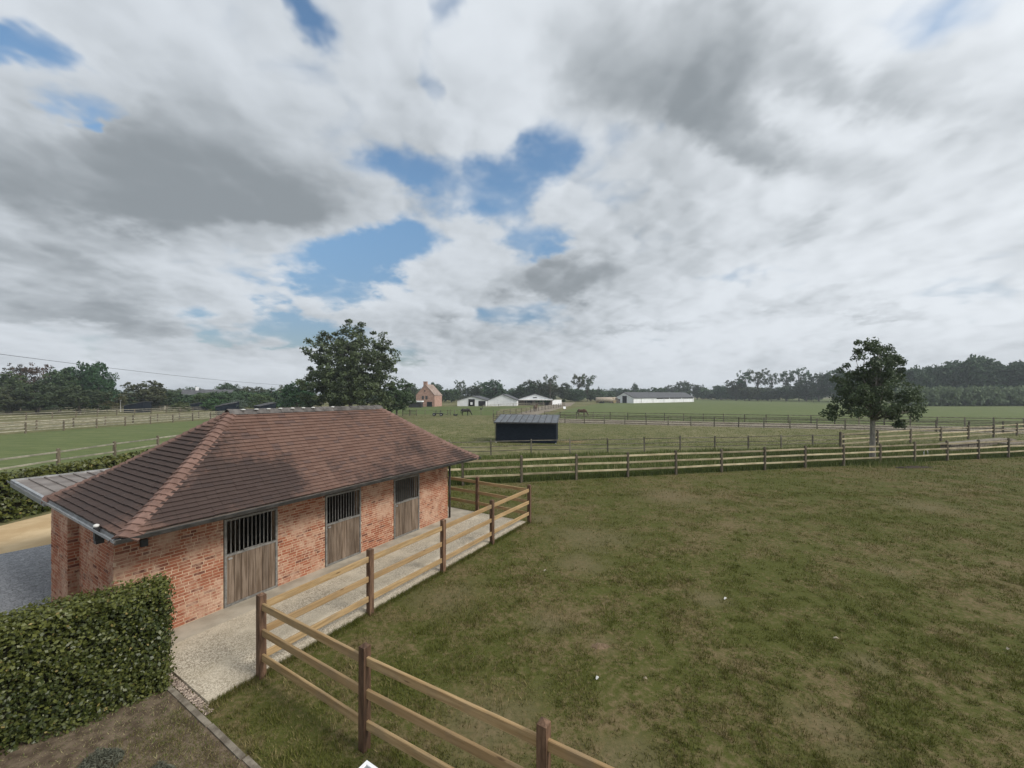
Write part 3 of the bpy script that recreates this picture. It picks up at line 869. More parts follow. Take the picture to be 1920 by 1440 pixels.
fence('rail_fence', 'second pale rail fence just behind the green paddock fence', xrun(-67, 42, -62.5, 98, 13), h=1.45, rails=(1.25, .8, .35), pm='post_grey', rmat='fence_light', **LF)
fence('rail_fence', 'pale rail fence beyond the dry paddock', xrun(-94.5, 64, -91.5, 118, 13), h=1.45, rails=(1.3, .85, .4), pm='post_grey', rmat='fence_light', **LF)
fence('rail_fence', 'dark rail fence in front of the dark trees by the road', xrun(-131, 92, -100, 128, 11), h=1.6, rails=(1.4, .9, .4), pm='fence_old', rmat='fence_light', **LF)
fence('rail_fence', 'distant rail fence along the sand path towards the white barns', xrun(-3.2, 84, 22, 165, 18), h=1.5, rails=(1.3, .85, .4), pm='fence_old', rmat='fence_old', **LF)
fence('rail_fence', 'distant rail fence in front of the white barns', [G(905, 767), G(935, 765), G(962, 763), G(990, 762), G(1020, 761)], h=1.5, rails=(1.3, .7), pm='fence_old', rmat='fence_light', **LF)
fence('post_fence', 'thin wire fence of dark posts behind the grazing horse', [G(x, 778) for x in (770, 797, 826, 852, 880, 902, 925)], h=1.3, rails=(1.1,), pm='fence_old', rmat='fence_old', ps=.12, rh=.04, rt=.03, jit=.03)
fence('rail_fence', 'low dark fence along the foot of the far woodland', xrun(150, 255, 330, 190, 26), h=1.4, rails=(1.2, .7), pm='fence_old', rmat='fence_old', **LF)

# ------------------------------------------------------------------ sheds and shelters
def shelter(label, loc, rz, w, d, h1, h2, roofmat='shed_roof', wallmat='wet_black', seams=0, group=None, ov=.18, open_side=False, trim=True):
    """mono-pitch shelter; the front (local -y) is h1 high and the back h2"""
    e = empty('field_shelter', loc, rz, label, 'shelter', group)
    t = .06
    MB().box(-w / 2, w / 2, -d / 2, -d / 2 + t, .06, h1 - .03).build('front_wall', MATS[wallmat], e)
    MB().box(-w / 2, w / 2, d / 2 - t, d / 2, .06, h2 - .03).build('back_wall', MATS[wallmat], e)
    for s in (-1, 1):
        x = s * (w / 2 - t / 2)
        MB().prism([(-d / 2 + t + .002, .06), (d / 2 - t - .002, .06), (d / 2 - t - .002, h2 - .05), (-d / 2 + t + .002, h1 - .03)], x - t / 2, x + t / 2, 'x').build('side_wall', MATS[wallmat], e)
        if trim:
            for yy in (-d / 2, d / 2):
                MB().box(-.05, .05, -.05, .05, .0, .062).build('footing', MATS['white_dull'], e, (s * (w / 2 - .04), yy, 0))
    sl = (h2 - h1) / d
    zr = lambda y: h1 + sl * (y + d / 2)
    y0, y1 = -d / 2 - ov, d / 2 + ov
    rf = MB().prism([(y0, zr(y0) - .03), (y1, zr(y1) - .03), (y1, zr(y1) + .04), (y0, zr(y0) + .04)], -w / 2 - ov, w / 2 + ov, 'x').build('roof', MATS[roofmat], e)
    for i in range(seams):
        x = -w / 2 - ov + .05 + (w + 2 * ov - .1) * i / (seams - 1)
        MB().prism([(y0 + .01, zr(y0) + .04), (y1 - .01, zr(y1) + .04), (y1 - .01, zr(y1) + .10), (y0 + .01, zr(y0) + .10)], x - .022, x + .022, 'x').build('roof_seam', MATS['dark_roof'], rf)
    if trim:
        MB().box(-w / 2 - ov, w / 2 + ov, y0 - .10, y0 - .002, zr(y0) - .10, zr(y0) + .01).build('gutter', MATS['zinc_dark'], e)
        MB().tube([(-w / 2 - .06, y0 - .04, zr(y0) - .1), (-w / 2 - .06, -d / 2 - .03, h1 - .35), (-w / 2 - .06, -d / 2 - .03, .1)], .035, 6).build('downpipe', MATS['zinc_dark'], e)
    return e
c = G(988, 831)
shelter('black timber field shelter with light grey ribbed metal roof', (c.x + .13, c.y + 1.5, 0), R(-10), 6.15, 3.0, 2.12, 2.66, seams=11)
# straw spilled beside it
V, F, T = [], [], []
for i in range(2600):
    r = abs(random.gauss(0, .5)); th = random.uniform(0, 6.28)
    x, y = c.x + 4.9 + r * 2.2 * math.cos(th), c.y + .9 + r * 1.6 * math.sin(th)
    a = random.uniform(0, 6.28); ln = random.uniform(.05, .14); b = len(V); z = random.uniform(.01, .06)
    V += [(x, y, z), (x + ln * math.cos(a), y + ln * math.sin(a), z + random.uniform(-.01, .04)), (x + .02 * math.sin(a), y - .02 * math.cos(a), z + .01)]
    F.append((b, b + 1, b + 2)); T.append(random.random())
tag(obj('spilled_straw', np_mesh('spilled_straw', V, F, MATS['straw'], T)), 'pale straw spilled on the grass beside the black field shelter', 'straw', kind='stuff')
for px, py, w, d, h1, h2, rz, lab in ((259, 773, 5.2, 4.0, 1.9, 2.9, -68, 'small black field shelter beside the pale rail fence near the dark tree'),
                                  (377, 768.5, 6.0, 4.2, 1.9, 2.7, -64, 'low black field shelter in front of the grey roofed house'),
                                  (424, 776.5, 5.4, 4.2, 2.0, 2.9, -55, 'nearest black field shelter seen just over the ridge of the stable'),
                                  (432, 771, 6.0, 4.2, 2.0, 2.9, -55, 'black field shelter half hidden behind the nearest one'),
                                  (497, 772, 6.0, 4.0, 1.7, 2.6, -45, 'low grey roofed field shelter behind the stable ridge under the big tree')):
    p = G(px, py)
    shelter(lab, (p.x, p.y, 0), R(rz), w, d, h1, h2, 'dark_roof', 'wet_black', 6, 'black shelters in the paddocks', trim=False)

# ------------------------------------------------------------------ houses and barns
def gable(e, w, d, eave, ridge, wallmat, roofmat, ov=.3, t=.25):
    """gable end faces local -y"""
    MB().prism([(-w / 2, 0), (w / 2, 0), (w / 2, eave), (0, ridge - .05), (-w / 2, eave)], 0, d).build('wall', MATS[wallmat], e)
    for s in (-1, 1):
        sl = (ridge - eave) / (w / 2)
        a, b = (0, ridge), (s * (w / 2 + ov), eave - sl * ov)
        pr = [a, b, (b[0], b[1] + t), (0, ridge + t)]
        if s > 0: pr = pr[::-1]
        MB().prism(pr, -ov, d + ov).build('roof_slope', MATS[roofmat], e)
def window(e, x, z, w, h, y=0.0, mat='glass', frame='white_wall', bars=True):
    fr = MB()
    t = .09
    fr.box(x - w / 2, x + w / 2, y - .05, y + .02, z, z + t).box(x - w / 2, x + w / 2, y - .05, y + .02, z + h - t, z + h)
    fr.box(x - w / 2, x - w / 2 + t, y - .05, y + .02, z + t, z + h - t).box(x + w / 2 - t, x + w / 2, y - .05, y + .02, z + t, z + h - t)
    if bars: fr.box(x - .03, x + .03, y - .045, y + .015, z + t, z + h - t)
    f = fr.build('window', MATS[frame], e)
    MB().box(x - w / 2 + t, x + w / 2 - t, y - .02, y + .01, z + t, z + h - t).build('pane', MATS[mat], f)
hp = G(796, 762.5)
hs = empty('brick_house', (hp.x + .3, hp.y, 0), R(-8), 'tall pink brick house with steep gable and chimney beyond the horse meadow', 'house')
gable(hs, 7.9, 9.5, 4.7, 9.0, 'pink_brick', 'terracotta', .15, .2)
MB().box(-.9, .6, .2, 1.2, 7.8, 10.1).box(-1.0, .7, .1, 1.3, 10.1, 10.3).build('chimney', MATS['pink_brick'], hs)
window(hs, -1.0, 3.0, .95, 1.4, -.02, 'glass', 'barn_board'); window(hs, .55, 3.0, .95, 1.4, -.02, 'glass', 'barn_board')
window(hs, -.2, 6.1, .5, .7, -.02, 'glass', 'barn_board', False)
MB().box(.7, 2.9, -.06, .0, .02, 2.0).build('garage_door', MATS['dark_opening'], hs)
MB().box(-2.6, -1.6, -.06, .0, .02, 2.0).build('door', MATS['dark_opening'], hs)
ann = G(779, 764)
an = empty('lean_to_shed', (ann.x, ann.y - 1, 0), 0, 'dark low shed with white roof edge beside the pink brick house', 'shed')
MB().box(-2.4, 2.4, 0, 3, 0, 2.1).build('wall', MATS['black_metal'], an)
MB().box(-2.7, 2.7, -.3, 3.3, 2.1, 2.55).build('roof', MATS['white_wall'], an)
vn = G(817, 761)
ve = empty('white_van', (vn.x, vn.y, 0), R(10), 'small white van parked beside the pink brick house', 'van')
MB().prism([(-2, .4), (2, .4), (2, 1.0), (1.2, 1.1), (.8, 1.75), (-2, 1.8)], 0, 1.7).build('body', MATS['white_wall'], ve)
for x in (-1.3, 1.3):
    for y in (.02, 1.68):
        MB().tube([(x, y - .1, .33), (x, y + .1, .33)], .33, 10).build('wheel', MATS['rubber'], ve)
MB().prism([(.86, 1.15), (1.15, 1.15), (.8, 1.66), (.4, 1.66), (.4, 1.15)], -.01, .0).build('window', MATS['glass'], ve)

def barn(px0, px1, pbase, peave, pridge, depth, label, wallmat='white_wall'):
    a, b = G(px0, pbase), G(px1, pbase)
    Y = a.y; w = (b - a).length
    ev, rd = CAM_H - (peave - HOR) / F_PX * Y, CAM_H - (pridge - HOR) / F_PX * Y
    e = empty('white_barn', ((a.x + b.x) / 2, Y, 0), R(-4), label, 'barn')
    gable(e, w, depth, ev, rd, wallmat, 'dark_roof', .35, .22)
    return e, w, ev, rd
e, w, ev, rd = barn(857, 912, 761.5, 751, 743, 22, 'white gabled barn with a tall open door nearest the pink house')
MB().box(-1.4, 1.3, -.06, .0, .02, 3.0).build('door_opening', MATS['dark_opening'], e)
MB().box(-.5, .35, -.5, -.1, .6, 1.7).build('inner_gate', MATS['white_wall'], e)
MB().box(2.9, 5.9, -.06, .0, .02, 2.2).build('door_opening', MATS['dark_opening'], e)
MB().box(-1.55, -1.4, -.12, .0, .02, 3.15).box(1.3, 1.45, -.12, .0, .02, 3.15).build('door_frame', MATS['white_dull'], e)
e, w, ev, rd = barn(914.5, 969, 761.2, 750.5, 739.5, 24, 'plain white gabled barn in the middle of the three')
for i in range(1, 9):
    MB().box(-.02, .02, -.03, .0, .05, ev - .1 + min(i, 9 - i) * .2).build('cladding_joint', MATS['white_dull'], e, (-w / 2 + w * i / 9, 0, 0))
e, w, ev, rd = barn(970, 1036, 759.8, 749, 738.5, 22, 'white gabled barn with an open timber porch below the gable')
MB().box(-w / 2 + .2, w / 2 - .2, -.10, .0, .02, ev - .2).build('timber_front', MATS['barn_board'], e)
for x, ww in ((-3.0, 3.4), (2.6, 2.2), (5.6, 1.6)):
    MB().box(x - ww / 2, x + ww / 2, -.16, -.10, .05, 2.1).build('stall_opening', MATS['dark_opening'], e)
MB().prism([(-2.2, ev - .35), (-2.2, ev - .15), (0, ev + .1), (0, ev - .1)], -w / 2, w / 2, 'x').build('porch_roof', MATS['white_dull'], e)
for i in range(5):
    MB().box(-.09, .09, -2.1, -1.92, 0, ev - .3).build('porch_post', MATS['barn_board'], e, (-w / 2 + .5 + (w - 1) * i / 4, 0, 0))
MB().box(-.9, .9, -.04, .0, ev + .65, ev + 1.05).build('vent', MATS['dark_opening'], e)
a, b = G(1031, 759), G(1053, 758.5)
wl = empty('white_wall', (a.x, a.y, 0), math.atan2(b.y - a.y, b.x - a.x), 'plain white garden wall beside the porch barn', 'wall')
MB().box(0, (b - a).length, 0, .3, 0, 2.3).build('panel', MATS['white_wall'], wl)
MB().box(-.05, (b - a).length + .05, -.05, .35, 2.3, 2.4).build('coping', MATS['white_dull'], wl)
MB().ball((2.6, 1.8, 2.9), .6, 8, 5, (1.3, 1, .45)).build('roof_dome', MATS['zinc'], wl)

# long white hall
A = Vector((69.5, 227, 0)); B = Vector((124, 270, 0))
ax = (B - A).normalized(); ln = (B - A).length
hl = empty('long_hall', A, math.atan2(ax.y, ax.x), 'long low white hall with grey roof standing in the far green field', 'hall')
D_, EV, RD = 13.0, 3.1, 6.2
MB().prism([(0, 0), (D_, 0), (D_, EV), (D_ / 2, RD - .1), (0, EV)], .3, ln, 'x').build('wall', MATS['white_wall'], hl)
for s, y in ((0, -.5), (1, D_ + .5)):
    q = [(y, EV - .22), (D_ / 2, RD), (D_ / 2, RD + .25), (y, EV + .03)]
    MB().prism(q if s else q[::-1], -.2, ln + .4, 'x').build('roof_slope', MATS['dark_roof'], hl)
for i in range(3):
    x0 = 24 + i * 15
    MB().box(x0, x0 + 14, -.06, .0, 2.25, 2.95).build('window_strip', MATS['dark_opening'], hl)
for i in range(6):
    MB().box(-.12, .12, -.14, -.062, 0, 2.95).build('wall_post', MATS['white_dull'], hl, (8 + i * 12, 0, 0))
MB().box(.22, .298, 4.6, 7.6, .02, 4.2).build('door_opening', MATS['dark_opening'], hl)
MB().box(.22, .298, 9.3, 11.0, .02, 2.3).build('door_opening', MATS['dark_opening'], hl)

# grey roofed house among the trees
g = G(340, 765)
gh = empty('grey_roofed_house', (g.x, g.y + 12, 0), R(28), 'low house with a plain grey roof and white chimney among the trees', 'house')
MB().box(-8, 8, 0, 8, 0, 2.9).build('wall', MATS['white_dull'], gh)
MB().prism([(-.5, 2.6), (8.5, 2.6), (4, 7.0)], -8.4, 8.4, 'x').build('roof', MATS['dark_roof'], gh)
MB().box(-4.2, -3.2, 3.6, 4.6, 6.2, 8.0).build('chimney', MATS['white_wall'], gh)
for i, x in enumerate((-5, 0, 5)):
    window(gh, x, .9, 1.4, 1.3, -.02)
# things under the left hand trees
g = G(83, 758)
cv = empty('white_caravan', (g.x, g.y + 6, 0), R(40), 'white caravan parked in the shade under the dark trees', 'caravan')
MB().prism([(-3.2, .5), (3.0, .5), (3.3, 1.4), (2.9, 2.7), (-3.0, 2.7), (-3.3, 1.4)], 0, 2.2).build('body', MATS['white_wall'], cv)
MB().box(-2.2, 2.2, -.03, .0, 1.3, 2.0).build('window', MATS['glass'], cv)
for x in (-.6, .6):
    MB().tube([(x, -.02, .35), (x, .2, .35)], .35, 10).build('wheel', MATS['rubber'], cv)
MB().tube([(3.2, 1.1, .6), (4.4, 1.1, .55)], .06, 6).build('drawbar', MATS['black_metal'], cv)
g = G(132, 766)
dk = empty('dark_trailer', (g.x, g.y, 0), R(38), 'dark horse trailer standing under the trees behind the pale fence', 'trailer')
MB().prism([(-1.7, .45), (1.7, .45), (1.8, 1.6), (1.3, 2.3), (-1.7, 2.3)], 0, 1.8).build('body', MATS['black_metal'], dk)
for x in (-.45, .45):
    MB().tube([(x, -.08, .33), (x, .12, .33)], .33, 10).build('wheel', MATS['rubber'], dk)
MB().tube([(1.7, .9, .5), (2.9, .9, .5)], .05, 6).build('drawbar', MATS['black_metal'], dk)
MB().box(-1.76, -1.70, .9, 1.2, .7, 1.0).build('tail_plate', MATS['straw'], dk)
# poles and the overhead cable
g = G(226, 772)
lp = empty('street_lamp', (g.x, g.y, 0), 0, 'slim pale lamp post standing among the low green shrubs', 'lamp post')
MB().tube([(0, 0, 0), (0, 0, 3.0)], [.09, .07], 8).build('pole', MATS['white_dull'], lp)
MB().ball((0, 0, 3.15), .2, 8, 6).build('lantern', MATS['zinc'], lp)
up = empty('utility_pole', (-66, 134, 0), 0, 'wooden utility pole carrying the overhead cable behind the big tree', 'utility pole')
MB().tube([(0, 0, 0), (0, 0, 8.2)], [.16, .11], 8).build('pole', MATS['bark'], up)
MB().box(-.7, .7, -.06, .06, 7.55, 7.7).build('crossarm', MATS['bark'], up)
pA, pB = Vector((-60, 36, 10.4)), Vector((-66, 134, 7.72))
pts = [lerp(pA, pB, t) - Vector((0, 0, 4 * 1.0 * t * (1 - t))) for t in np.linspace(0, 1, 25)]
pts2 = [lerp(pB, Vector((-40, 330, 7.5)), t) - Vector((0, 0, 4 * .8 * t * (1 - t))) for t in np.linspace(.05, 1, 9)]
tag(MB().tube(pts + pts2, .025, 5).build('overhead_cable', MATS['cable']), 'thin dark overhead cable sagging across the sky above the trees', 'cable')
# stakes by the grey house
for i, (px, py) in enumerate(((309, 768), (313, 769))):
    g = G(px, py)
    gp = empty('gate_post', (g.x, g.y, 0), 0, ('pale slim gate post left of its pair by the grey roofed house', 'pale gate post right of its pair by the grey roofed house')[i], 'gate post', 'gate posts by the grey house')
    MB().box(-.16, .16, -.16, .16, 0, 2.1).build('shaft', MATS['fence_light'], gp); MB().prism([(-.2, -.2), (.2, -.2), (.2, .2), (-.2, .2)], 2.1, 2.2, 'z').build('cap', MATS['fence_light'], gp)

# ------------------------------------------------------------------ horses
def horse(label, loc, rz, pose, mat, scale=1.0):
    """barrel, quarters, neck, head and legs fused into one surface; x is forward"""
    m = MB()
    def egg(c, r): m.ball(c, 1.0, 14, 10, r)
    egg((-.05, 0, 1.12), (.80, .31, .34)); egg((-.58, 0, 1.17), (.36, .29, .37)); egg((.48, 0, 1.13), (.34, .27, .40)); egg((.42, 0, 1.32), (.30, .14, .24))
    if pose == 'graze':
        m.tube([(.50, 0, 1.26), (.82, 0, 1.10), (1.06, 0, .82), (1.20, 0, .56)], [.27, .20, .145, .11], 12)
        m.tube([(1.14, 0, .64), (1.22, 0, .50), (1.33, 0, .28), (1.40, 0, .12), (1.41, 0, .07)], [.10, .135, .10, .08, .05], 12)
        eb, ed = (1.10, 0, .68), (-.03, 0, .14)
        mp = [(.60, 0, 1.50), (.90, 0, 1.28), (1.12, 0, .98), (1.19, 0, .72)]
    else:
        m.tube([(.48, 0, 1.26), (.74, 0, 1.54), (.92, 0, 1.78), (1.00, 0, 1.92)], [.29, .20, .14, .11], 12)
        m.tube([(.94, 0, 1.92), (1.06, 0, 1.86), (1.26, 0, 1.70), (1.40, 0, 1.58), (1.44, 0, 1.55)], [.10, .135, .10, .08, .05], 12)
        eb, ed = (.98, 0, 1.98), (.02, 0, .15)
        mp = [(.52, 0, 1.55), (.68, 0, 1.74), (.82, 0, 1.94), (.94, 0, 2.03)]
    for s_ in (-1, 1):
        f, h = .05 * s_, -.07 * s_
        m.tube([(.46, s_ * .13, 1.05), (.46, s_ * .15, .78), (.46 + f, s_ * .16, .52), (.45 + f, s_ * .16, .30), (.44 + f, s_ * .16, .13), (.50 + f, s_ * .16, .0)], [.17, .115, .07, .05, .055, .075], 10)
        m.tube([(-.62, s_ * .12, 1.10), (-.54, s_ * .16, .84), (-.74 + h, s_ * .17, .56), (-.72 + h, s_ * .17, .30), (-.70 + h, s_ * .17, .13), (-.63 + h, s_ * .17, .0)], [.25, .16, .075, .055, .055, .075], 10)
    e = empty('horse', loc, rz, label, 'horse', 'horses in the far meadow')
    e.scale = (scale,) * 3
    o = m.build('body', MATS[mat], e)
    rm_ = o.modifiers.new('fuse', 'REMESH'); rm_.mode = 'VOXEL'; rm_.voxel_size = .035; rm_.use_smooth_shade = True
    sm = o.modifiers.new('smooth', 'SMOOTH'); sm.factor = .5; sm.iterations = 3
    MB().tube([(-.82, 0, 1.32), (-.97, 0, 1.16), (-1.00, 0, .80), (-.97, 0, .42)], [.06, .085, .08, .03], 8).build('tail', MATS['dark_horse'], e, smooth=True)
    for q in (-1, 1):
        MB().tube([(eb[0], q * .06, eb[2]), (eb[0] + ed[0], q * .08, eb[2] + ed[2])], [.04, .008], 5).build('ear', MATS[mat], e)
    MB().tube(mp, [.05, .06, .06, .04], 6).build('mane', MATS['dark_horse'], e, smooth=True)
    return e
p = G(873, 779); horse('dark bay horse grazing side on in front of the first white barn', p, R(8), 'graze', 'dark_horse', 1.08)
p = G(1004, 771); horse('brown horse standing with its head raised near the porch barn', p, R(62), 'stand', 'brown_horse', 1.12)
p = G(1091, 780); horse('brown horse grazing beyond the rail fence right of the black shelter', p, R(-14), 'graze', 'brown_horse', 1.05)

# ------------------------------------------------------------------ farm odds and ends
g = G(821, 780)
ct = empty('farm_cart', (g.x, g.y, 0), R(4), 'low dark farm cart with curved hay hoops standing in the meadow', 'cart')
MB().box(-1.15, 1.15, -.5, .5, .52, .68).build('bed', MATS['black_metal'], ct)
for x in (-.8, .8):
    for y in (-.58, .58):
        wh = MB().tube([(x, y - .07, .34), (x, y + .07, .34)], .34, 14).build('wheel', MATS['rubber'], ct)
        MB().tube([(x, y - .085, .34), (x, y + .085, .34)], .15, 10).build('rim', MATS['zinc'], wh)
for x in (-.5, .55):
    MB().tube([(x, -.48, .68), (x + .05, -.40, 1.15), (x + .12, 0, 1.42), (x + .05, .40, 1.15), (x, .48, .68)], .035, 6).build('hoop', MATS['black_metal'], ct)
MB().tube([(-1.1, -.48, 1.0), (1.1, -.48, 1.0)], .03, 6).build('side_rail', MATS['black_metal'], ct)
MB().tube([(1.15, 0, .55), (2.1, 0, .35)], .045, 6).build('drawbar', MATS['black_metal'], ct)
g = G(854, 779.5)
tr = empty('water_trough', (g.x, g.y, 0), 0, 'small black rubber water trough on the grass beside the dark horse', 'trough')
MB().prism([(-.38, 0), (.38, 0), (.50, .48), (.42, .48), (.34, .08), (-.34, .08), (-.42, .48), (-.50, .48)], -.32, .32).build('tub', MATS['rubber'], tr)
MB().box(-.4, .4, -.3, .3, .08, .36).build('water', MATS['glass'], tr)
g = G(768, 780)
gt = empty('field_gate', (g.x, g.y, 0), R(5), 'dark wooden field gate under the smaller tree behind the stable roof', 'gate')
for z in (.3, .65, 1.0, 1.3):
    MB().box(-1.5, 1.5, -.03, .03, z - .05, z + .05).build('bar', MATS['fence_old'], gt)
for x in (-1.55, 0, 1.55):
    MB().box(x - .07, x + .07, -.06, .06, 0, 1.5).build('upright', MATS['fence_old'], gt)
g = G(842, 779)
hk = empty('saddle_rack', (g.x, g.y, 0), 0, 'grey wooden hurdle standing behind the farm cart', 'hurdle')
for z in (.4, .8, 1.2):
    MB().box(-.45, .45, -.03, .03, z - .04, z + .04).build('bar', MATS['fence_old'], hk)
for x in (-.4, .4):
    MB().box(x - .05, x + .05, -.05, .05, 0, 1.4).build('leg', MATS['fence_old'], hk)
g = G(902, 777)
bp = empty('bollard_lamp', (g.x, g.y, 0), 0, 'short dark post with a round black top in the horse meadow', 'post')
MB().tube([(0, 0, 0), (0, 0, 1.2)], .06, 8).build('stem', MATS['fence_old'], bp); MB().ball((0, 0, 1.4), .26, 8, 6, (1, 1, .9)).build('head', MATS['black_metal'], bp)
g = G(1059, 768)
sg = empty('white_board', (g.x, g.y, 0), R(20), 'bright white board leaning at the edge of the far field', 'board')
MB().box(-.45, .45, 0, .05, .25, 1.05, M=Matrix.Rotation(-.3, 4, 'X')).build('panel', MATS['white_wall'], sg)
MB().box(-.4, -.32, .02, .35, 0, .3).box(.32, .4, .02, .35, 0, .3).build('feet', MATS['fence_old'], sg)
g = G(1137, 756)
tk = empty('slurry_tanker', (g.x, g.y, 0), R(8), 'beige tank trailer standing beside the long white hall', 'tanker')
MB().tube([(-6.2, 0, 2.0), (-6, 0, 2.0), (5.8, 0, 2.0), (6.2, 0, 2.0)], [1.0, 1.5, 1.5, 1.0], 14).build('tank', MATS['tank_beige'], tk, smooth=True)
MB().box(-6, 6, -.8, .8, .35, .6).build('chassis', MATS['black_metal'], tk)
for x in (-3.6, -2.2, 3.6):
    for y in (-1.0, 1.0):
        MB().tube([(x, y - .2, .6), (x, y + .2, .6)], .6, 12).build('wheel', MATS['rubber'], tk)
g = G(1149, 756)
mh = empty('bale_heap', (g.x + 1.5, g.y, 0), 0, 'heap of brown round bales at the gable of the long white hall', 'bales')
for i, (x, z, r) in enumerate(((-2.6, .9, .9), (-.6, .95, .95), (1.5, .9, .9), (-1.6, 2.35, .85), (.4, 2.4, .85))):
    MB().tube([(x, -.8, z), (x, .8, z)], r, 12).build('bale', MATS['straw' if i % 2 else 'barn_board'], mh)
g = G(1430, 747)
wt = empty('white_trailer', (g.x, g.y, 0), R(-4), 'white flat trailer far off at the foot of the woodland', 'trailer')
MB().box(-6.5, 4, -1.2, 1.2, 2.2, 3.9).build('body', MATS['white_dull'], wt); MB().prism([(4.3, 1.2), (7.2, 1.2), (7.2, 2.6), (6.5, 4.2), (4.3, 4.4)], -1.2, 1.2).build('cab', MATS['white_wall'], wt)
for x in (-5, -3, 5.8):
    MB().tube([(x, -1.25, .9), (x, 1.25, .9)], .9, 12).build('wheel', MATS['rubber'], wt)
MB().box(-6, 6.5, -1, 1, 1.2, 2.2).build('chassis', MATS['black_metal'], wt)
# concrete blocks and culvert by the middle fence
g0, g1 = G(1782, 849), G(1905, 836)
cu = empty('concrete_culvert', (g0.x, g0.y, 0), math.atan2(g1.y - g0.y, g1.x - g0.x), 'low pale concrete culvert beside the fence at the end of the ditch', 'culvert')
ln = (g1 - g0).length
for i in range(4):
    MB().box(.02, ln / 4 - .02, 0, .6, 0, .62).build('block', MATS['kerb_concrete'], cu, (i * ln / 4, random.uniform(-.04, .04), 0))
MB().box(-.15, ln * .92, -.12, .75, .622, .75).build('slab', MATS['kerb_concrete'], cu)
MB().box(ln * .66, ln * 1.1, -.9, -.15, 0, .5).build('apron', MATS['kerb_concrete'], cu)
g = G(1781, 862)
pw = [(0, 0, .02), (0, 0, .55), (.12, 0, .82), (.34, 0, .86), (.48, 0, .66), (.5, 0, .3)]
tag(MB().tube([(x * .6, y, z * .7) for x, y, z in pw], .028, 8).build('white_hose', MATS['white_dull'], None, (g.x - .6, g.y + 1.3, 0), smooth=True), 'curved white pipe end sticking up from the ditch by the culvert', 'pipe')
# dug earth under the tree
def mound(name, label, c, rx, ry, h, mat, n=18, rot=0):
    V, F = [], []
    for i in range(6):
        for q in range(n):
            th = 2 * math.pi * q / n; r = (1 - i / 6) * (1 + .25 * math.sin(q * 2.7 + i) * random.random())
            x, y = rx * r * math.cos(th), ry * r * math.sin(th)
            V.append((x * math.cos(rot) - y * math.sin(rot), x * math.sin(rot) + y * math.cos(rot), h * math.sin(i / 6 * 1.57) * random.uniform(.7, 1.2) - (.03 if i == 0 else 0)))
    V.append((0, 0, h))
    b = len(V) - 1
    for i in range(5):
        for q in range(n):
            F.append((i * n + q, i * n + (q + 1) % n, (i + 1) * n + (q + 1) % n, (i + 1) * n + q))
    for q in range(n):
        F.append((5 * n + q, 5 * n + (q + 1) % n, b, b))
    me = bpy.data.meshes.new(name)
    me.from_pydata(V, [], [f if f[2] != f[3] else f[:3] for f in F])
    return tag(obj(name, me, None, c, MATS[mat]), label, 'earth')
g = G(1712, 877); mound('earth_mound', 'dark streak of dug earth on the lawn before the fence and tree', g, 1.45, .3, .12, 'dark_earth', rot=.1)
g = G(1125, 1212); mound('mole_hill', 'small reddish brown molehill of crumbled earth on the lawn', g, .20, .12, .028, 'clod')
# scraps lying on the grass
scr = [(1120, 1275, 'white'), (1568, 1200, 'long pale'), (1890, 1220, 'pale curled'), (1360, 1125, 'small white'), (1022, 1072, 'pale folded'), (1210, 1276, 'bright white')]
for (px, py, w), lab in zip(scr, ('tiny white scrap on the grass below the molehill', 'long pale leaf lying on the open lawn', 'pale curled leaf at the edge of the lawn', 'small white feather beside the round bare patch', 'pale folded leaf near the concrete end fence', 'bright white scrap on the grass left of the long leaf')):
    g = G(px, py); s = .035 + .02 * random.random(); a = random.uniform(-.8, .8)
    m = MB().add([(-s, -.012, .03), (0, -.028, .055), (s, -.006, .04), (s * .9, .012, .045), (0, .022, .065), (-s, .010, .035), (0, 0, .045)], [(0, 1, 4, 5), (1, 2, 3, 4), (5, 6, 0), (3, 2, 6)])
    o = m.build('leaf_scrap', MATS['litter' if 'leaf' in lab else 'white_dull'], None, (g.x, g.y, .0)); o.rotation_euler = (0, 0, a)
    tag(o, lab, 'litter', 'scraps on the lawn')
# glazed cold frame whose corner shows at the lower edge
g = G(688, 1425, .30)
cf = empty('cold_frame', (g.x, g.y, 0), TH, 'corner of a white framed glass lid below the second post', 'cold frame')
M4 = Matrix.Identity(4)
MB().box(-.62, -.04, -.60, -.03, 0, .255).build('box', MATS['kerb_concrete'], cf)
MB().box(-.66, 0, -.04, 0, .262, .30).box(-.66, 0, -.66, -.62, .262, .30).box(-.04, 0, -.62, -.04, .262, .30).box(-.66, -.62, -.62, -.04, .262, .30).build('frame', MATS['white_wall'], cf)
MB().box(-.62, -.04, -.62, -.04, .27, .285).build('pane', MATS['zinc'], cf)

# ------------------------------------------------------------------ leaves and trees
def leaf_quads(C, S, out=None, flat=0.0, aspect=.5, bend=True):
    """diamond leaves round centres C (n,3) of half length S (n); out: preferred normals"""
    n = len(C)
    nr = rng.normal(size=(n, 3))
    if out is not None:
        nr = nr * .75 + out
    nr[:, 2] += flat
    nr /= np.linalg.norm(nr, axis=1)[:, None] + 1e-9
    a = np.cross(nr, rng.normal(size=(n, 3)))
    a /= np.linalg.norm(a, axis=1)[:, None] + 1e-9
    b = np.cross(nr, a)
    S = np.asarray(S).reshape(-1, 1)
    V = np.empty((n, 4, 3), np.float32)
    V[:, 0] = C - a * S
    V[:, 1] = C + b * S * aspect + nr * S * .12
    V[:, 2] = C + a * S
    V[:, 3] = C - b * S * aspect + nr * S * .12
    F = np.arange(n * 4, dtype=np.int32).reshape(n, 4)
    return V.reshape(-1, 3), F

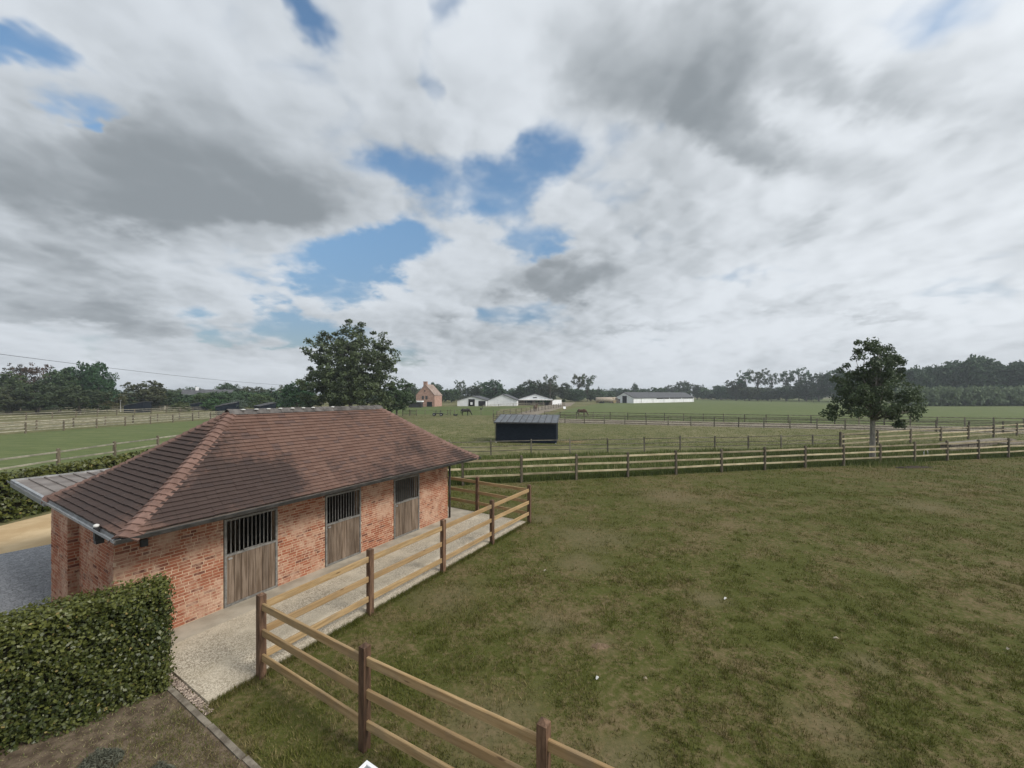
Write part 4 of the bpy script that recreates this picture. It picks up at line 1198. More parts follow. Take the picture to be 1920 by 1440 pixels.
def tree_meshes(seed, H, lobes, ncl, per, leaf, cr, trunk_r, bark='bark', leafmat='leaf_dark', trunk_top=.62, nlimb=16, shell=.45, droop=0.0, fork=.22):
    """crown: leaf clumps spread through several lobes; trunk with limbs that reach into the clumps"""
    rs = np.random.default_rng(seed); rr = random.Random(seed)
    lob = np.array(lobes, float)
    vol = lob[:, 3] * lob[:, 4] * lob[:, 5]
    idx = rs.choice(len(lob), size=ncl, p=vol / vol.sum())
    d = rs.normal(size=(ncl, 3)); d /= np.linalg.norm(d, axis=1)[:, None]
    r = (shell + (1 - shell) * rs.random(ncl) ** .6)
    cc = (lob[idx, :3] + d * lob[idx, 3:6] * r[:, None]) * H
    cc[:, 2] = np.maximum(cc[:, 2], .08 * H)
    size = cr * H * (.6 + .8 * rs.random(ncl))
    ci = rs.integers(0, ncl, ncl * per)
    off = rs.normal(size=(ncl * per, 3)); off /= np.linalg.norm(off, axis=1)[:, None]
    off *= (rs.random(ncl * per) ** .45)[:, None] * size[ci][:, None]
    off[:, 2] *= .75
    C = cc[ci] + off
    ctr = lob[:, :3].mean(0) * H
    out = (C - ctr); out /= np.linalg.norm(out, axis=1)[:, None] + 1e-9
    V, F = leaf_quads(C, leaf * H * (.6 + .8 * rs.random(len(C))), out * .4, .25, .55)
    tint = np.clip(.25 + .5 * rs.random(ncl)[ci] + .35 * (rs.random(len(C)) - .5), 0, 1)
    crown = np_mesh('crown', V, F, MATS[leafmat], tint)
    tb = MB()
    lean = Vector((rr.uniform(-.02, .02), rr.uniform(-.02, .02), 0)) * H
    top = Vector((lob[0, 0] * H, lob[0, 1] * H, trunk_top * H)) * 1.0
    tp = [Vector((0, 0, -.02 * H)), Vector((0, 0, .01 * H)), lerp(Vector((0, 0, 0)), top, .3) + lean, lerp(Vector((0, 0, 0)), top, .65) + lean * 1.5, top]
    tb.tube(tp, [trunk_r * H * q for q in (1.5, 1.15, .9, .62, .25)], 8)
    for q in range(nlimb):
        c = Vector(cc[rs.integers(0, ncl)])
        t = fork + (1 - fork) * .85 * rr.random()
        zb = min(t * top.z, max(c.z * .75, fork * top.z))
        base = lerp(Vector((0, 0, 0)), top, zb / top.z) + lean * 1.2 * min(1, zb / top.z * 2)
        m = lerp(base, c, .5) + Vector((rr.uniform(-.03, .03), rr.uniform(-.03, .03), rr.uniform(0, .06))) * H
        w = trunk_r * H * rr.uniform(.28, .5)
        tb.tube([base, lerp(base, m, .5) + Vector((0, 0, .01 * H)), m, c], [w, w * .75, w * .5, w * .15], 5)
    trunk = tb.mesh('trunk', MATS[bark], True)
    return trunk, crown

def place_tree(name, label, meshes, loc, sx, sz, rz, group=None, cat='tree'):
    e = empty(name, loc, rz, label, cat, group)
    e.scale = (sx, sx, sz)
    obj('trunk', meshes[0], e); obj('crown', meshes[1], e)
    return e

# the big tree behind the stable roof
BIG = [(0, 0, .48, .34, .34, .34), (-.16, 0, .58, .27, .3, .25), (.18, 0, .60, .27, .3, .24), (0, .05, .76, .30, .26, .17), (-.06, 0, .30, .40, .36, .22), (.08, -.1, .30, .38, .34, .22), (-.27, 0, .88, .07, .07, .06), (.32, 0, .78, .10, .10, .09), (.10, 0, .93, .06, .06, .05), (-.30, .1, .22, .16, .22, .20), (-.05, 0, .95, .05, .05, .05), (.20, 0, .93, .04, .05, .04)]
g = Vector((-32.6, 80, 0))
big = tree_meshes(11, 20.6, BIG, 500, 64, .0115, .042, .017, leafmat='leaf_big', trunk_top=.75, nlimb=70, shell=.35)
place_tree('big_tree', 'tall dark broad tree rising behind the stable roof', big, (g.x, g.y, 0), 1.12, 1.0, 0)
CMP = [(0, 0, .55, .40, .40, .36), (.15, 0, .75, .25, .25, .22), (-.2, 0, .45, .28, .3, .3), (.30, 0, .40, .22, .22, .24), (.28, 0, .88, .09, .09, .09)]
cmpm = tree_meshes(12, 10, CMP, 170, 52, .020, .060, .022, leafmat='leaf_big', nlimb=24)
p = G(744, 783); place_tree('small_tree', 'smaller dark tree standing close against the big tree', cmpm, p, .88, .90, 1.0)
# the tree behind the lawn fence
RT = [(0, 0, .52, .25, .25, .20), (-.14, 0, .44, .22, .22, .12), (.15, 0, .46, .22, .22, .13), (-.02, 0, .72, .19, .19, .18), (.15, 0, .72, .12, .13, .14), (-.19, 0, .62, .11, .13, .10), (-.06, 0, .86, .08, .08, .11), (.25, 0, .37, .10, .10, .06), (-.29, 0, .39, .10, .10, .06), (.06, 0, .90, .07, .07, .09), (.17, 0, .82, .06, .07, .08), (.17, 0, .31, .07, .09, .05)]
rt = tree_meshes(23, 9.6, RT, 240, 80, .0092, .043, .019, 'pale_bark', 'leaf_big', trunk_top=.78, nlimb=60, shell=.45, fork=.4)
p = G(1636, 868); place_tree('round_headed_tree', 'lone dark leafy tree with pale trunk behind the lawn fence', rt, p, .92, 1.0, 0.0)

# kinds of trees along the skyline, each built once at 10 m
def rnd_lobes(seed, n, w, z0, z1):
    q = random.Random(seed); L_ = [(0, 0, (z0 + z1) / 2, w * .75, w * .75, (z1 - z0) * .48)]
    for i in range(n):
        a = q.uniform(0, 6.28); r = q.uniform(.3, .75) * w
        z = q.uniform(z0 + .12, z1 - .12)
        L_.append((r * math.cos(a), r * math.sin(a), z, w * q.uniform(.3, .5), w * q.uniform(.3, .5), q.uniform(.1, .17)))
    return L_
KIND = {}
for i in range(3):
    KIND['oak%d' % i] = tree_meshes(100 + i, 10, rnd_lobes(i, 9, .46, .12, .98), 190, 26, .026, .070, .024, nlimb=14)
    KIND['tall%d' % i] = tree_meshes(110 + i, 10, rnd_lobes(10 + i, 8, .30, .10, .98), 170, 24, .024, .060, .020, leafmat='leaf_dark', nlimb=14)
for i in range(2):
    KIND['open%d' % i] = tree_meshes(120 + i, 10, [(0, 0, .66, .10, .10, .3)] + [(math.cos(a) * .24, math.sin(a) * .24, z, .12, .12, .11) for a, z in zip((0, 1.2, 2.4, 3.6, 4.8, 5.8), (.62, .84, .7, .9, .76, .92))], 75, 26, .020, .055, .016, leafmat='leaf_mid', nlimb=34, trunk_top=.85)
    KIND['bush%d' % i] = tree_meshes(130 + i, 10, rnd_lobes(30 + i, 8, .62, .02, .96), 170, 26, .032, .085, .02, leafmat='leaf_light', nlimb=8, trunk_top=.4)
    KIND['mid%d' % i] = tree_meshes(140 + i, 10, rnd_lobes(40 + i, 8, .50, .06, .98), 180, 26, .028, .075, .022, leafmat='leaf_mid', nlimb=12)
KIND['silver0'] = tree_meshes(150, 10, rnd_lobes(50, 8, .6, .02, .96), 160, 26, .030, .085, .02, leafmat='leaf_silver', nlimb=8, trunk_top=.4)
KIND['brown0'] = tree_meshes(151, 10, rnd_lobes(51, 8, .42, .15, .98), 110, 22, .020, .070, .018, leafmat='leaf_brown', nlimb=50, trunk_top=.8)
KIND['conifer0'] = tree_meshes(152, 10, [(0, 0, .10 + .09 * i, .26 * (1 - i / 10.5), .26 * (1 - i / 10.5), .07) for i in range(10)], 150, 22, .022, .045, .018, leafmat='leaf_dark', nlimb=8, trunk_top=.92)
WID = {'oak': 1.02, 'tall': .70, 'open': .80, 'bush': 1.30, 'mid': 1.08, 'silver': 1.25, 'brown': .92, 'conifer': .52}
# photograph column, top row, apparent width, distance, kind, label
TREES = [
 (-25, 690, 90, 112, 'brown0', 'brown twiggy tree at the outer edge of the left hand clump'),
 (12, 698, 80, 105, 'mid0', 'rounded green tree low in front of the two bare crowned trees'),
 (38, 682, 62, 116, 'brown0', 'first bare crowned brown tree in the left hand clump'),
 (74, 682, 66, 117, 'brown0', 'second bare crowned brown tree in the left hand clump'),
 (70, 712, 90, 100, 'oak1', 'dark low tree shading the white caravan'),
 (112, 688, 84, 108, 'oak0', 'dark green tree between the brown crowns and the tallest crown'),
 (150, 676, 72, 112, 'oak2', 'domed dark tree with the cable crossing above it'),
 (184, 676, 64, 110, 'oak1', 'broad crowned dark tree that ends the left hand clump'),
 (150, 722, 90, 98, 'oak2', 'dark undergrowth tree beside the dark horse trailer'),
 (20, 722, 90, 98, 'oak0', 'dark undergrowth tree at the outer end of the pale fence'),
 (214, 738, 52, 125, 'bush0', 'light green shrub between the left clump and the lamp post'),
 (240, 741, 44, 140, 'bush1', 'light green shrub just behind the lamp post'),
 (276, 712, 82, 118, 'oak0', 'dense dark round tree behind the small black shelter'),
 (300, 728, 56, 122, 'oak2', 'dark tree touching the grey roofed house'),
 (331, 727, 40, 190, 'mid1', 'distant round tree behind the chimney of the grey roofed house'),
 (362, 726, 26, 170, 'open0', 'small umbrella shaped tree above the grey roof'),
 (340, 753, 40, 112, 'bush1', 'rounded low bush in front of the grey roofed house'),
 (378, 737, 50, 140, 'bush0', 'light green bushy tree right of the grey roofed house'),
 (402, 733, 44, 170, 'mid0', 'green tree behind the nearest black shelter'),
 (427, 716, 62, 185, 'oak1', 'large domed dark tree above the black shelters'),
 (428, 733, 56, 140, 'mid1', 'grey green rounded tree in front of the domed dark tree'),
 (404, 745, 60, 120, 'bush1', 'wide green bush behind the nearest black shelter'),
 (449, 748, 36, 118, 'silver0', 'silvery pale bush behind the stable ridge'),
 (461, 724, 40, 190, 'oak2', 'first flat topped dark tree right of the domed tree'),
 (482, 724, 40, 190, 'oak0', 'second flat topped dark tree right of the domed tree'),
 (490, 739, 56, 135, 'bush0', 'light green tree behind the ridge beside the dark conifer'),
 (510, 721, 40, 150, 'conifer0', 'dark pointed conifer left of the big tree'),
 (527, 729, 34, 165, 'tall1', 'slim dark tree between the conifer and the big tree'),
 (533, 722, 22, 200, 'open1', 'thin feathery tree just left of the big tree'),
 (556, 712, 70, 104, 'oak2', 'dark rounded tree leaning against the big tree'),
 (768, 716, 40, 235, 'oak1', 'dark tree behind the chimney of the pink house'),
 (816, 716, 50, 260, 'oak0', 'domed oak right behind the pink house'),
 (846, 727, 44, 250, 'mid1', 'mid green tree behind the gap beside the pink house'),
 (863, 714, 26, 300, 'open0', 'thin see through tree above the first white barn'),
 (884, 722, 46, 270, 'oak2', 'dark tree behind the first white barn'),
 (904, 716, 36, 300, 'open1', 'feathery crowned tree between the first two barns'),
 (926, 710, 58, 260, 'oak1', 'large dark round tree behind the middle barn'),
 (962, 731, 40, 275, 'mid0', 'lower tree filling the dip behind the middle barn'),
 (985, 716, 52, 265, 'oak0', 'broad oak left of the porch barn ridge'),
 (1008, 712, 54, 268, 'oak2', 'broad oak directly behind the porch barn ridge'),
 (1031, 704, 34, 262, 'open1', 'tall thin topped tree above the white garden wall'),
 (1034, 716, 44, 270, 'tall0', 'dark tree below the tall thin topped tree'),
 (1058, 717, 36, 275, 'tall2', 'narrow dark tree right of the white garden wall'),
 (1085, 703, 34, 285, 'open0', 'left of the twin tall open crowned trees'),
 (1101, 704, 36, 285, 'open1', 'right of the twin tall open crowned trees'),
 (1078, 730, 56, 280, 'mid0', 'rounded dark tree at the foot of the twin open trees'),
 (1108, 731, 50, 290, 'oak0', 'rounded tree right of the twin open trees'),
 (1123, 721, 9, 430, 'conifer0', 'tiny lone conifer tip on the far skyline'),
 (1140, 729, 46, 420, 'mid1', 'low far tree left of the long hall gable'),
 (1166, 727, 46, 430, 'oak2', 'low far tree above the gable of the long hall'),
 (1191, 717, 18, 420, 'tall0', 'small upright tree poking above the long hall roof'),
 (1210, 728, 46, 440, 'oak1', 'low far tree above the middle of the long hall'),
 (1238, 727, 40, 430, 'mid0', 'low far tree above the right half of the long hall'),
 (1256, 721, 34, 420, 'oak0', 'pointed far tree before the domed one'),
 (1281, 713, 44, 400, 'oak1', 'domed far tree above the right end of the long hall'),
 (1292, 717, 8, 400, 'conifer0', 'slim conifer spike beside the domed far tree'),
 (1307, 720, 28, 400, 'tall1', 'small far tree between the two conifer spikes'),
 (1318, 716, 8, 400, 'conifer0', 'second slim conifer spike on the far skyline'),
 (1334, 731, 40, 390, 'mid1', 'low far tree at the dip right of the long hall'),
 (1352, 722, 42, 360, 'oak2', 'rounded tree where the woodland starts to rise'),
 (1380, 709, 50, 330, 'oak0', 'rounded dark tree at the start of the woodland'),
 (1396, 697, 30, 320, 'open1', 'first tall open tree at the edge of the woodland'),
 (1420, 694, 44, 320, 'open0', 'tallest open crowned tree at the edge of the woodland'),
 (1446, 700, 30, 320, 'open1', 'last thin tree before the gap in the woodland'),
 (1405, 724, 60, 315, 'oak1', 'dark lower tree under the tall open trees'),
 (1440, 726, 60, 315, 'mid0', 'green lower tree behind the white flat trailer'),
 (1473, 697, 32, 315, 'open0', 'leafy tall tree right of the gap in the woodland'),
 (1498, 692, 44, 310, 'open1', 'wide open crowned tree right of the gap'),
 (1475, 722, 60, 305, 'oak2', 'dark lower tree right of the white flat trailer'),
 (1512, 712, 60, 300, 'oak0', 'dark woodland tree below the wide open crown'),
 (1535, 697, 56, 290, 'oak1', 'dark woodland tree just left of the lone tree'),
 (1562, 692, 60, 280, 'oak2', 'dark woodland tree partly hidden by the lone tree'),
]
for i, (px, ty, wp, D, kd, lab) in enumerate(TREES):
    Ht = CAM_H + (HOR - ty) / F_PX * D
    w = wp / F_PX * D
    sx = w / (10 * WID[kd[:-1]])
    rj = random.Random(i)
    sx = min(max(sx, Ht / 10 * .5), Ht / 10 * 2.2)
    place_tree({'conifer': 'conifer', 'bush': 'bush', 'silver': 'bush'}.get(kd[:-1], 'tree'), lab, KIND[kd], ((px - 960) / F_PX * D, D, 0), sx, Ht / 10 * 1.02, rj.uniform(0, 6.28), 'trees along the skyline')
# the wood on the right reads as one mass; so do hedgerows at the foot of the skyline
def mass(name, label, cat, spots, mat, kinds, keep):
    Vs, Fs, Ts = [], [], []; b = 0
    for x, y, sx, sz, rz, q in spots:
        me = KIND[kinds[q % len(kinds)]][1]
        n = len(me.vertices)
        co = np.empty(n * 3, np.float32); me.vertices.foreach_get('co', co); co = co.reshape(-1, 3)
        t = np.empty(len(me.polygons), np.float32); me.attributes['tint'].data.foreach_get('value', t)
        m_ = min(keep, n // 4)                       # fewer, larger leaves
        pick = rng.choice(n // 4, m_, replace=False)
        lv = co.reshape(-1, 4, 3)[pick]; mid = lv.mean(1, keepdims=True)
        co = (mid + (lv - mid) * (n / 4 / m_) ** .5).reshape(-1, 3); t = t[pick]; n = m_ * 4
        c, s = math.cos(rz), math.sin(rz)
        Vs.append(np.stack([(co[:, 0] * c - co[:, 1] * s) * sx + x, (co[:, 0] * s + co[:, 1] * c) * sx + y, co[:, 2] * sz], 1))
        Fs.append(np.arange(n, dtype=np.int32).reshape(-1, 4) + b); Ts.append(np.clip(t + rng.uniform(-.28, .28), 0, 1)); b += n
    return tag(obj(name, np_mesh(name, np.concatenate(Vs), np.concatenate(Fs), MATS[mat], np.concatenate(Ts))), label, cat, kind='stuff')
sp = []
for i in range(64):
    px = 1585 + (2060 - 1585) * (i % 32) / 31 + random.uniform(-5, 5)
    D = (235 if i < 32 else 262) - (px - 1585) * .09 + random.uniform(-6, 6)
    top = np.interp(px, [1585, 1640, 1690, 1740, 1800, 1835, 1860, 1900, 2060], [694, 692, 690, 682, 675, 664, 676, 674, 672]) + random.uniform(-4, 7)
    Ht = CAM_H + (HOR - top) / F_PX * D
    sp.append(((px - 960) / F_PX * D, D, Ht / 10 * random.uniform(.7, .95), Ht / 10, random.uniform(0, 6.28), i))
mass('wood', 'continuous dark wood filling the skyline behind the lone tree', 'wood', sp, 'leaf_dark', ['oak0', 'tall0', 'oak1', 'tall1', 'oak2'], 2600)
sp = []
for i in range(150):
    px = random.uniform(-60, 1600); D = np.interp(px, [-60, 250, 560, 760, 1100, 1300, 1600], [112, 128, 150, 240, 300, 400, 295]) + random.uniform(0, 25)
    Ht = random.uniform(3.0, 6.5) * D / 200 + 1.5
    sp.append(((px - 960) / F_PX * D, D, Ht / 10 * random.uniform(1.1, 1.8), Ht / 10, random.uniform(0, 6.28), i))
mass('hedgerow', 'low mixed green hedgerow along the foot of the far trees', 'hedgerow', sp, 'leaf_mid', ['bush0', 'mid0', 'bush1'], 800)
sp = []
for i in range(320):
    px = random.uniform(1500, 2250); D = random.uniform(400, 700)
    sp.append((random.uniform(-700, 900), random.uniform(480, 640), random.uniform(1.2, 2.2), random.uniform(.9, 1.5), random.uniform(0, 6.28), i))
mass('far_woodland', 'blue green line of distant woodland along the horizon', 'woodland', sp, 'leaf_mid', ['oak0', 'mid1', 'oak2'], 450)
sp = []
for i in range(260):
    px = random.uniform(1690, 2100); D = random.uniform(168, 196)
    sp.append(((px - 960) / F_PX * D, D, random.uniform(.35, .6), random.uniform(.68, .90), random.uniform(0, 6.28), i))
mass('young_plantation', 'band of pale green young shrubs in front of the dark wood', 'shrubs', sp, 'leaf_young', ['bush0', 'bush1'], 450)
# clipped ball trees in front of the porch barn
ball = tree_meshes(160, 3.0, [(0, 0, .78, .26, .26, .22)], 60, 26, .045, .10, .022, leafmat='leaf_dark', nlimb=5, trunk_top=.75, fork=.6)
for i, (px, py, s) in enumerate(((1006, 761, .75), (1014, 761, .8), (1022, 760.5, .8), (1029, 760, .8), (1034, 759.5, 1.0), (1057, 761, .95))):
    place_tree('clipped_ball_tree', ('first clipped ball tree from the porch barn door', 'second clipped ball tree from the porch barn door', 'third clipped ball tree from the porch barn door', 'fourth clipped ball tree from the porch barn door', 'larger clipped ball tree before the white garden wall', 'lone clipped ball tree right of the white garden wall')[i], ball, G(px, py), s, s, i * 1.3, 'clipped ball trees at the barns')

# ------------------------------------------------------------------ hedges
def hedge(name, label, a, b, th, h, dens, leaf, round_top=.06):
    """a, b: ends of the hedge's centre line"""
    d = (b - a); ln = d.length; d.normalize(); nr = Vector((d.y, -d.x, 0))
    e = empty(name, (a.x, a.y, 0), math.atan2(d.y, d.x), label, 'hedge')
    q = .20
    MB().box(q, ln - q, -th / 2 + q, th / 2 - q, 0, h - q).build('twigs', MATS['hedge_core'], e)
    areas = [ln * h, ln * h, ln * th, th * h, th * h]
    C, O = [], []
    for k_, ar in enumerate(areas):
        n = int(ar * dens)
        u, v = rng.random(n), rng.random(n)
        dp = rng.random(n) ** 1.2 * .24 - .05
        lump = .045 * np.sin(u * ln * 5.1 + k_) * np.cos(v * h * 6.3 + 2 * k_) + .03 * np.sin(u * ln * 13 + v * 17) + np.where(rng.random(n) < .012, .07 * rng.random(n), 0)
        dp = dp - lump
        if k_ == 0: c = np.stack([u * ln, -th / 2 + dp, v * h], 1); o_ = (0, -1, .35)
        elif k_ == 1: c = np.stack([u * ln, th / 2 - dp, v * h], 1); o_ = (0, 1, .35)
        elif k_ == 2: c = np.stack([u * ln, (v - .5) * th, h - dp], 1); o_ = (0, 0, 1)
        elif k_ == 3: c = np.stack([dp, (u - .5) * th, v * h], 1); o_ = (-1, 0, .35)
        else: c = np.stack([ln - dp, (u - .5) * th, v * h], 1); o_ = (1, 0, .35)
        C.append(c); O.append(np.tile(o_, (n, 1)))
    C = np.concatenate(C); O = np.concatenate(O)
    V, F = leaf_quads(C, leaf * (.45 + .95 * rng.random(len(C))), O, .1, .62)
    patch = .5 + .25 * np.sin(C[:, 0] * 2.3) * np.cos(C[:, 2] * 3.1 + C[:, 0])
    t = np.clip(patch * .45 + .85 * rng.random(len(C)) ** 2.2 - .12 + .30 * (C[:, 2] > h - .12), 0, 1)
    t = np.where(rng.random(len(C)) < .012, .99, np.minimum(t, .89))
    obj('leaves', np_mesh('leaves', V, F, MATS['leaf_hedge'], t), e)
    return e
hd = Vector((.715, .70, 0)); hn = Vector((.70, -.715, 0))
hend = Vector((-5.86, 6.72, 0))
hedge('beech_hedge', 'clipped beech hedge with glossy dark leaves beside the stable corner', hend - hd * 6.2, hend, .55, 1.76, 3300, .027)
hedge('boundary_hedge', 'long clipped green hedge behind the gravel drive', Vector((-19.9, 4, 0)), Vector((-20.0, 30, 0)), 1.0, 1.75, 240, .085)

# ------------------------------------------------------------------ grass and weeds
def blades(name, label, n, sample, hgt, wid, mat, lean=.5, cat='grass', tintf=None, seed=1):
    rs = np.random.default_rng(seed)
    P = sample(rs, n)
    n = len(P)
    h = hgt(rs, P) if callable(hgt) else rs.uniform(hgt[0], hgt[1], n)
    w = wid(rs, P) if callable(wid) else rs.uniform(wid[0], wid[1], n)
    a = rs.uniform(0, 2 * math.pi, n); l = rs.uniform(0, lean, n) * h; la = rs.uniform(0, 2 * math.pi, n)
    V = np.empty((n, 3, 3), np.float32)
    V[:, 0] = np.stack([P[:, 0] + np.cos(a) * w, P[:, 1] + np.sin(a) * w, np.full(n, -.005)], 1)
    V[:, 1] = np.stack([P[:, 0] - np.cos(a) * w, P[:, 1] - np.sin(a) * w, np.full(n, -.005)], 1)
    V[:, 2] = np.stack([P[:, 0] + np.cos(la) * l, P[:, 1] + np.sin(la) * l, h], 1)
    t = rs.random(n) if tintf is None else tintf(rs, P)
    return tag(obj(name, np_mesh(name, V.reshape(-1, 3), np.arange(n * 3).reshape(n, 3), MATS[mat], t)), label, cat, kind='stuff')
def to_local(P):
    q = P - np.array([N0.x, N0.y]); return q @ np.array([UX.x, UX.y]), q @ np.array([VX.x, VX.y])
def lawn_ok(P):
    u, v = to_local(P)
    onpath = (u > .40) & (u < 10.87) & (v > -2.86)
    inhouse = (u > -3) & (u < 10.9) & (v > -2.86)
    bed = (u < .36) & (v > -9)
    m = (P[:, 1] - M0.y) - (P[:, 0] - M0.x) * (M1.y - M0.y) / (M1.x - M0.x)
    spot = np.zeros(len(P))
    for x, y, r in SPOTS:
        spot = np.maximum(spot, np.clip(1.2 - np.hypot(P[:, 0] - x, P[:, 1] - y) / r, 0, 1))
    return ~onpath & ~inhouse & ~bed & (m < .8) & (rng.random(len(P)) > spot * .8)
LAT = rng.random((256, 256))
def lattice(P, scale):
    """smooth value noise for tufts"""
    q = P / scale; i = np.floor(q).astype(int); f = q - i; f = f * f * (3 - 2 * f)
    g_ = lambda a, b: LAT[(i[:, 0] + a) % 256, (i[:, 1] + b) % 256]
    return (g_(0, 0) * (1 - f[:, 0]) + g_(1, 0) * f[:, 0]) * (1 - f[:, 1]) + (g_(0, 1) * (1 - f[:, 0]) + g_(1, 1) * f[:, 0]) * f[:, 1]
def tuft_h(lo, hi):
    def f(rs, P):
        t = lattice(P, .22) * .5 + lattice(P + 50, .6) * .3 + lattice(P + 90, 1.7) * .2
        return lo + (hi - lo) * np.clip((t - .3) * 2.2, 0, 1.3) * rs.uniform(.5, 1.1, len(P))
    return f
def tuft_tint(rs, P):
    t = lattice(P + 17, .30) * .55 + lattice(P + 33, 1.1) * .45
    return np.clip(.05 + .60 * rs.random(len(P)) + .80 * (t - .42) + np.where(rs.random(len(P)) < .06, .5, 0), 0, 1)
def near_sample(lo, hi, power):
    def f(rs, n):
        d = lo + (hi - lo) * rs.random(n) ** power
        th = rs.uniform(-R(56), R(56), n)
        y = d; x = d * np.tan(th)
        x = rs.uniform(-1.32, 1.34, n) * (d + .4)
        P = np.stack([x, y], 1)
        return P[lawn_ok(P)]
    return f
blades('lawn_grass', 'short patchy green and straw coloured grass of the near lawn', 190000, near_sample(3.6, 10.5, 1.0), tuft_h(.012, .10), (.004, .009), 'lawn_blades', 1.0, tintf=tuft_tint, seed=3)
blades('lawn_grass', 'short patchy grass of the middle of the lawn', 150000, near_sample(10, 20, 1.0), tuft_h(.015, .10), (.006, .012), 'lawn_blades', 1.0, tintf=tuft_tint, seed=4)
blades('lawn_grass', 'short dry grass of the far part of the lawn', 90000, near_sample(19, 33, 1.0), tuft_h(.02, .12), (.010, .022), 'lawn_blades', 1.0, tintf=tuft_tint, seed=5)
def tuft_sample(rs, n):
    d = 4.2 + 18 * rs.random(n // 26) ** 1.2; x = rs.uniform(-1.0, 1.34, n // 26) * d
    c_ = np.stack([x, d], 1)
    P = (c_[:, None, :] + rs.normal(0, .035, (n // 26, 26, 2)) * (1 + d[:, None, None] * .05)).reshape(-1, 2)
    return P[lawn_ok(P)]
blades('grass_tufts', 'scattered longer dark green tufts standing out of the short lawn', 36000, tuft_sample, (.03, .11), (.004, .009), 'lawn_blades', .9, tintf=lambda rs, P: rs.random(len(P)) * .35, seed=15)
# longer tufts along the concrete and round the posts
def edge_sample(rs, n):
    u = rs.uniform(.5, 10.9, n); v = -2.9 - np.abs(rs.normal(0, .07, n))
    return np.stack([N0.x + UX.x * u + VX.x * v, N0.y + UX.y * u + VX.y * v], 1)
blades('edge_grass', 'longer green grass tufts along the edge of the concrete', 9000, edge_sample, (.04, .13), (.003, .006), 'lawn_blades', .8, tintf=lambda rs, P: rs.random(len(P)) * .6, seed=6)
# tall weeds in the ditch
def ditch_sample(rs, n):
    t = rs.uniform(-.3, 1.55, n); s = rs.random(n)
    a = np.array([M0.x, M0.y]) + np.outer(t, [M1.x - M0.x, M1.y - M0.y]); b = np.array([S0.x, S0.y]) + np.outer(t * 1.12, [S1.x - S0.x, S1.y - S0.y])
    return a + (b - a) * (.06 + .88 * s)[:, None]
def ditch_h(rs, P):
    q = .5 + .5 * np.sin(P[:, 0] * .9 + 1.3 * np.sin(P[:, 1] * .7)) * np.cos(P[:, 1] * .8 + P[:, 0] * .23)
    return (.18 + .55 * q * rs.random(len(P))) * (1 - .55 * np.clip((P[:, 1] - 29 - P[:, 0] * .2) / 5, 0, 1))
blades('ditch_weeds', 'tall tangled weeds and seeding grass in the ditch between the two fences', 60000, ditch_sample, ditch_h, (.012, .035), 'weeds', .7, 'weeds', seed=8)
def bank_sample(rs, n):
    t = rs.uniform(-.3, 1.6, n); o_ = np.abs(rs.normal(0, .35, n))
    return np.array([M0.x, M0.y]) + np.outer(t, [M1.x - M0.x, M1.y - M0.y]) + np.outer(o_ + .1, [-.22, .97])
blades('bank_weeds', 'bright green nettles and grass along the foot of the pale rail fence', 26000, bank_sample, (.10, .48), (.010, .028), 'weeds', .6, 'weeds', tintf=lambda rs, P: rs.random(len(P)) * .8, seed=9)
def shade_sample(rs, n):
    x = rs.normal(25.9, 1.6, n); y = rs.normal(28.4, .8, n); return np.stack([x, y], 1)
blades('tree_foot_weeds', 'weeds round the foot of the lone tree', 2500, shade_sample, (.1, .5), (.01, .025), 'weeds', .6, 'weeds', seed=10)
def meadow_sample(rs, n):
    y = 38 + (90 - 38) * rs.random(n) ** 1.6; x = rs.uniform(-.25, 1.3, n) * y
    return np.stack([x, y], 1)
blades('meadow_grass', 'rough tufted dry grass of the field round the black shelter', 60000, meadow_sample, (.03, .12), (.012, .035), 'weeds', .9, 'grass', tintf=lambda rs, P: .45 + .4 * rs.random(len(P)), seed=11)
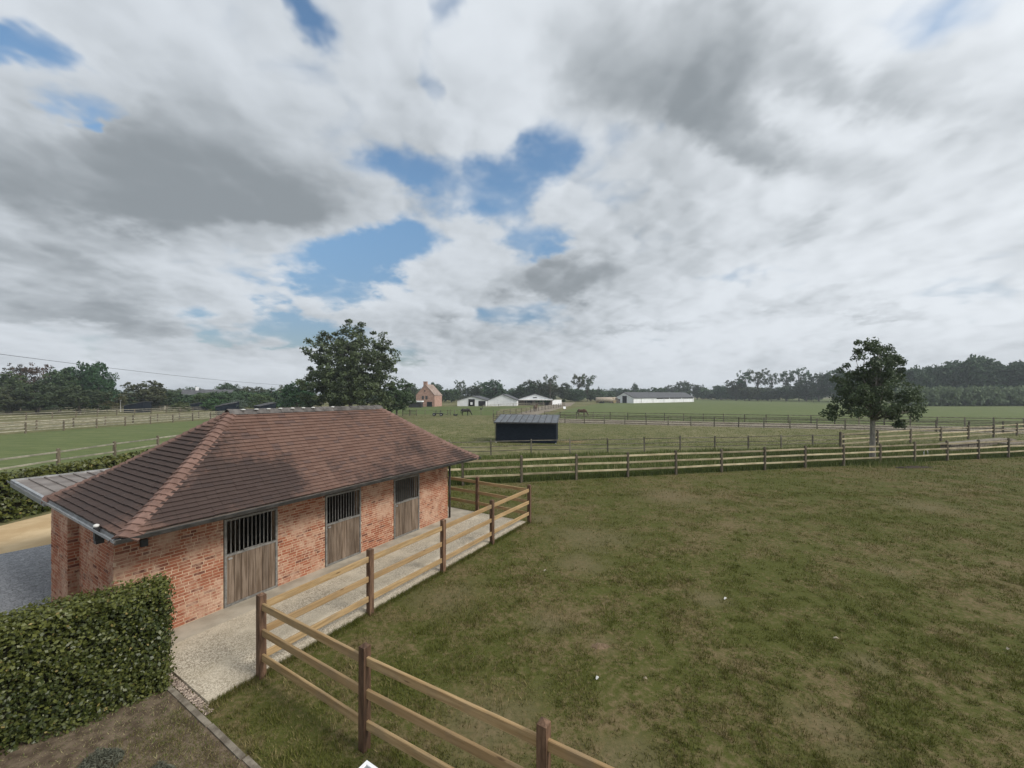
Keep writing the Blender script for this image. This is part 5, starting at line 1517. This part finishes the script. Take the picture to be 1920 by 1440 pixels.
# bed: lavender clumps, dry stalks
cl = [(-.75, -2.9, .24), (-1.0, -3.5, .30), (-.45, -3.8, .20), (-1.2, -4.2, .28)]
for i, (u, v, r) in enumerate(cl):
    c = L(u, v)
    rs = np.random.default_rng(40 + i); n = 1500
    a = rs.uniform(0, 6.28, n); q = rs.random(n) ** .5 * r
    hh = .24 * np.sqrt(np.clip(1 - (q / r) ** 2, .05, 1)) * (.6 + .4 * rs.random(n)) * (.75 + .25 * np.sin(a * 3 + i))
    C = np.stack([q * np.cos(a), q * np.sin(a), .02 + hh * rs.random(n) ** .5], 1)
    V, F = leaf_quads(C, .03 * (.5 + rs.random(n)), None, .0, .14)
    e = empty('low_shrub', (c.x, c.y, 0), 0, ('grey green lavender clump nearest the hedge end', 'wide grey lavender clump at the middle of the bed', 'small grey lavender clump nearest the kerb', 'grey lavender clump at the lower edge of the bed')[i], 'shrub', 'lavender clumps in the bed')
    obj('stems', np_mesh('stems', V, F, MATS['lavender'], rs.random(n) * .9), e)
def bed_sample(rs, n):
    u = .22 - np.abs(rs.normal(0, 1.1, n)); v = rs.uniform(-8, -1.6, n)
    return np.stack([N0.x + UX.x * u + VX.x * v, N0.y + UX.y * u + VX.y * v], 1)
blades('bed_litter', 'dry stalks and dead leaves strewn over the soil of the bed', 26000, bed_sample, (.010, .05), (.005, .013), 'weeds', 2.5, 'litter', tintf=lambda rs, P: np.where(rs.random(len(P)) < .55, .97, rs.random(len(P)) * .8), seed=12)
def bed_grass(rs, n):
    u = .22 - np.abs(rs.normal(0, .8, n)); v = rs.uniform(-8, -2.6, n)
    return np.stack([N0.x + UX.x * u + VX.x * v, N0.y + UX.y * u + VX.y * v], 1)
blades('bed_grass', 'thin weeds and grass growing at the kerb side of the bed', 22000, bed_grass, (.02, .08), (.003, .006), 'lawn_blades', .9, seed=13)

# ------------------------------------------------------------------ the air
hz = MB().box(-2650, 2650, -320, 3260, -1.0, 27.0).build('haze')
hm = bpy.data.materials.new('haze'); hm.use_nodes = True
kk = NT(hm.node_tree)
pv = kk.n('ShaderNodeVolumePrincipled', {'Color': (.86, .93, 1.0, 1), 'Density': 0.00038, 'Anisotropy': 0.2})
kk.n('ShaderNodeOutputMaterial', {'Volume': pv.outputs[0]})
hz.data.materials.append(hm)
tag(hz, kind='stuff')
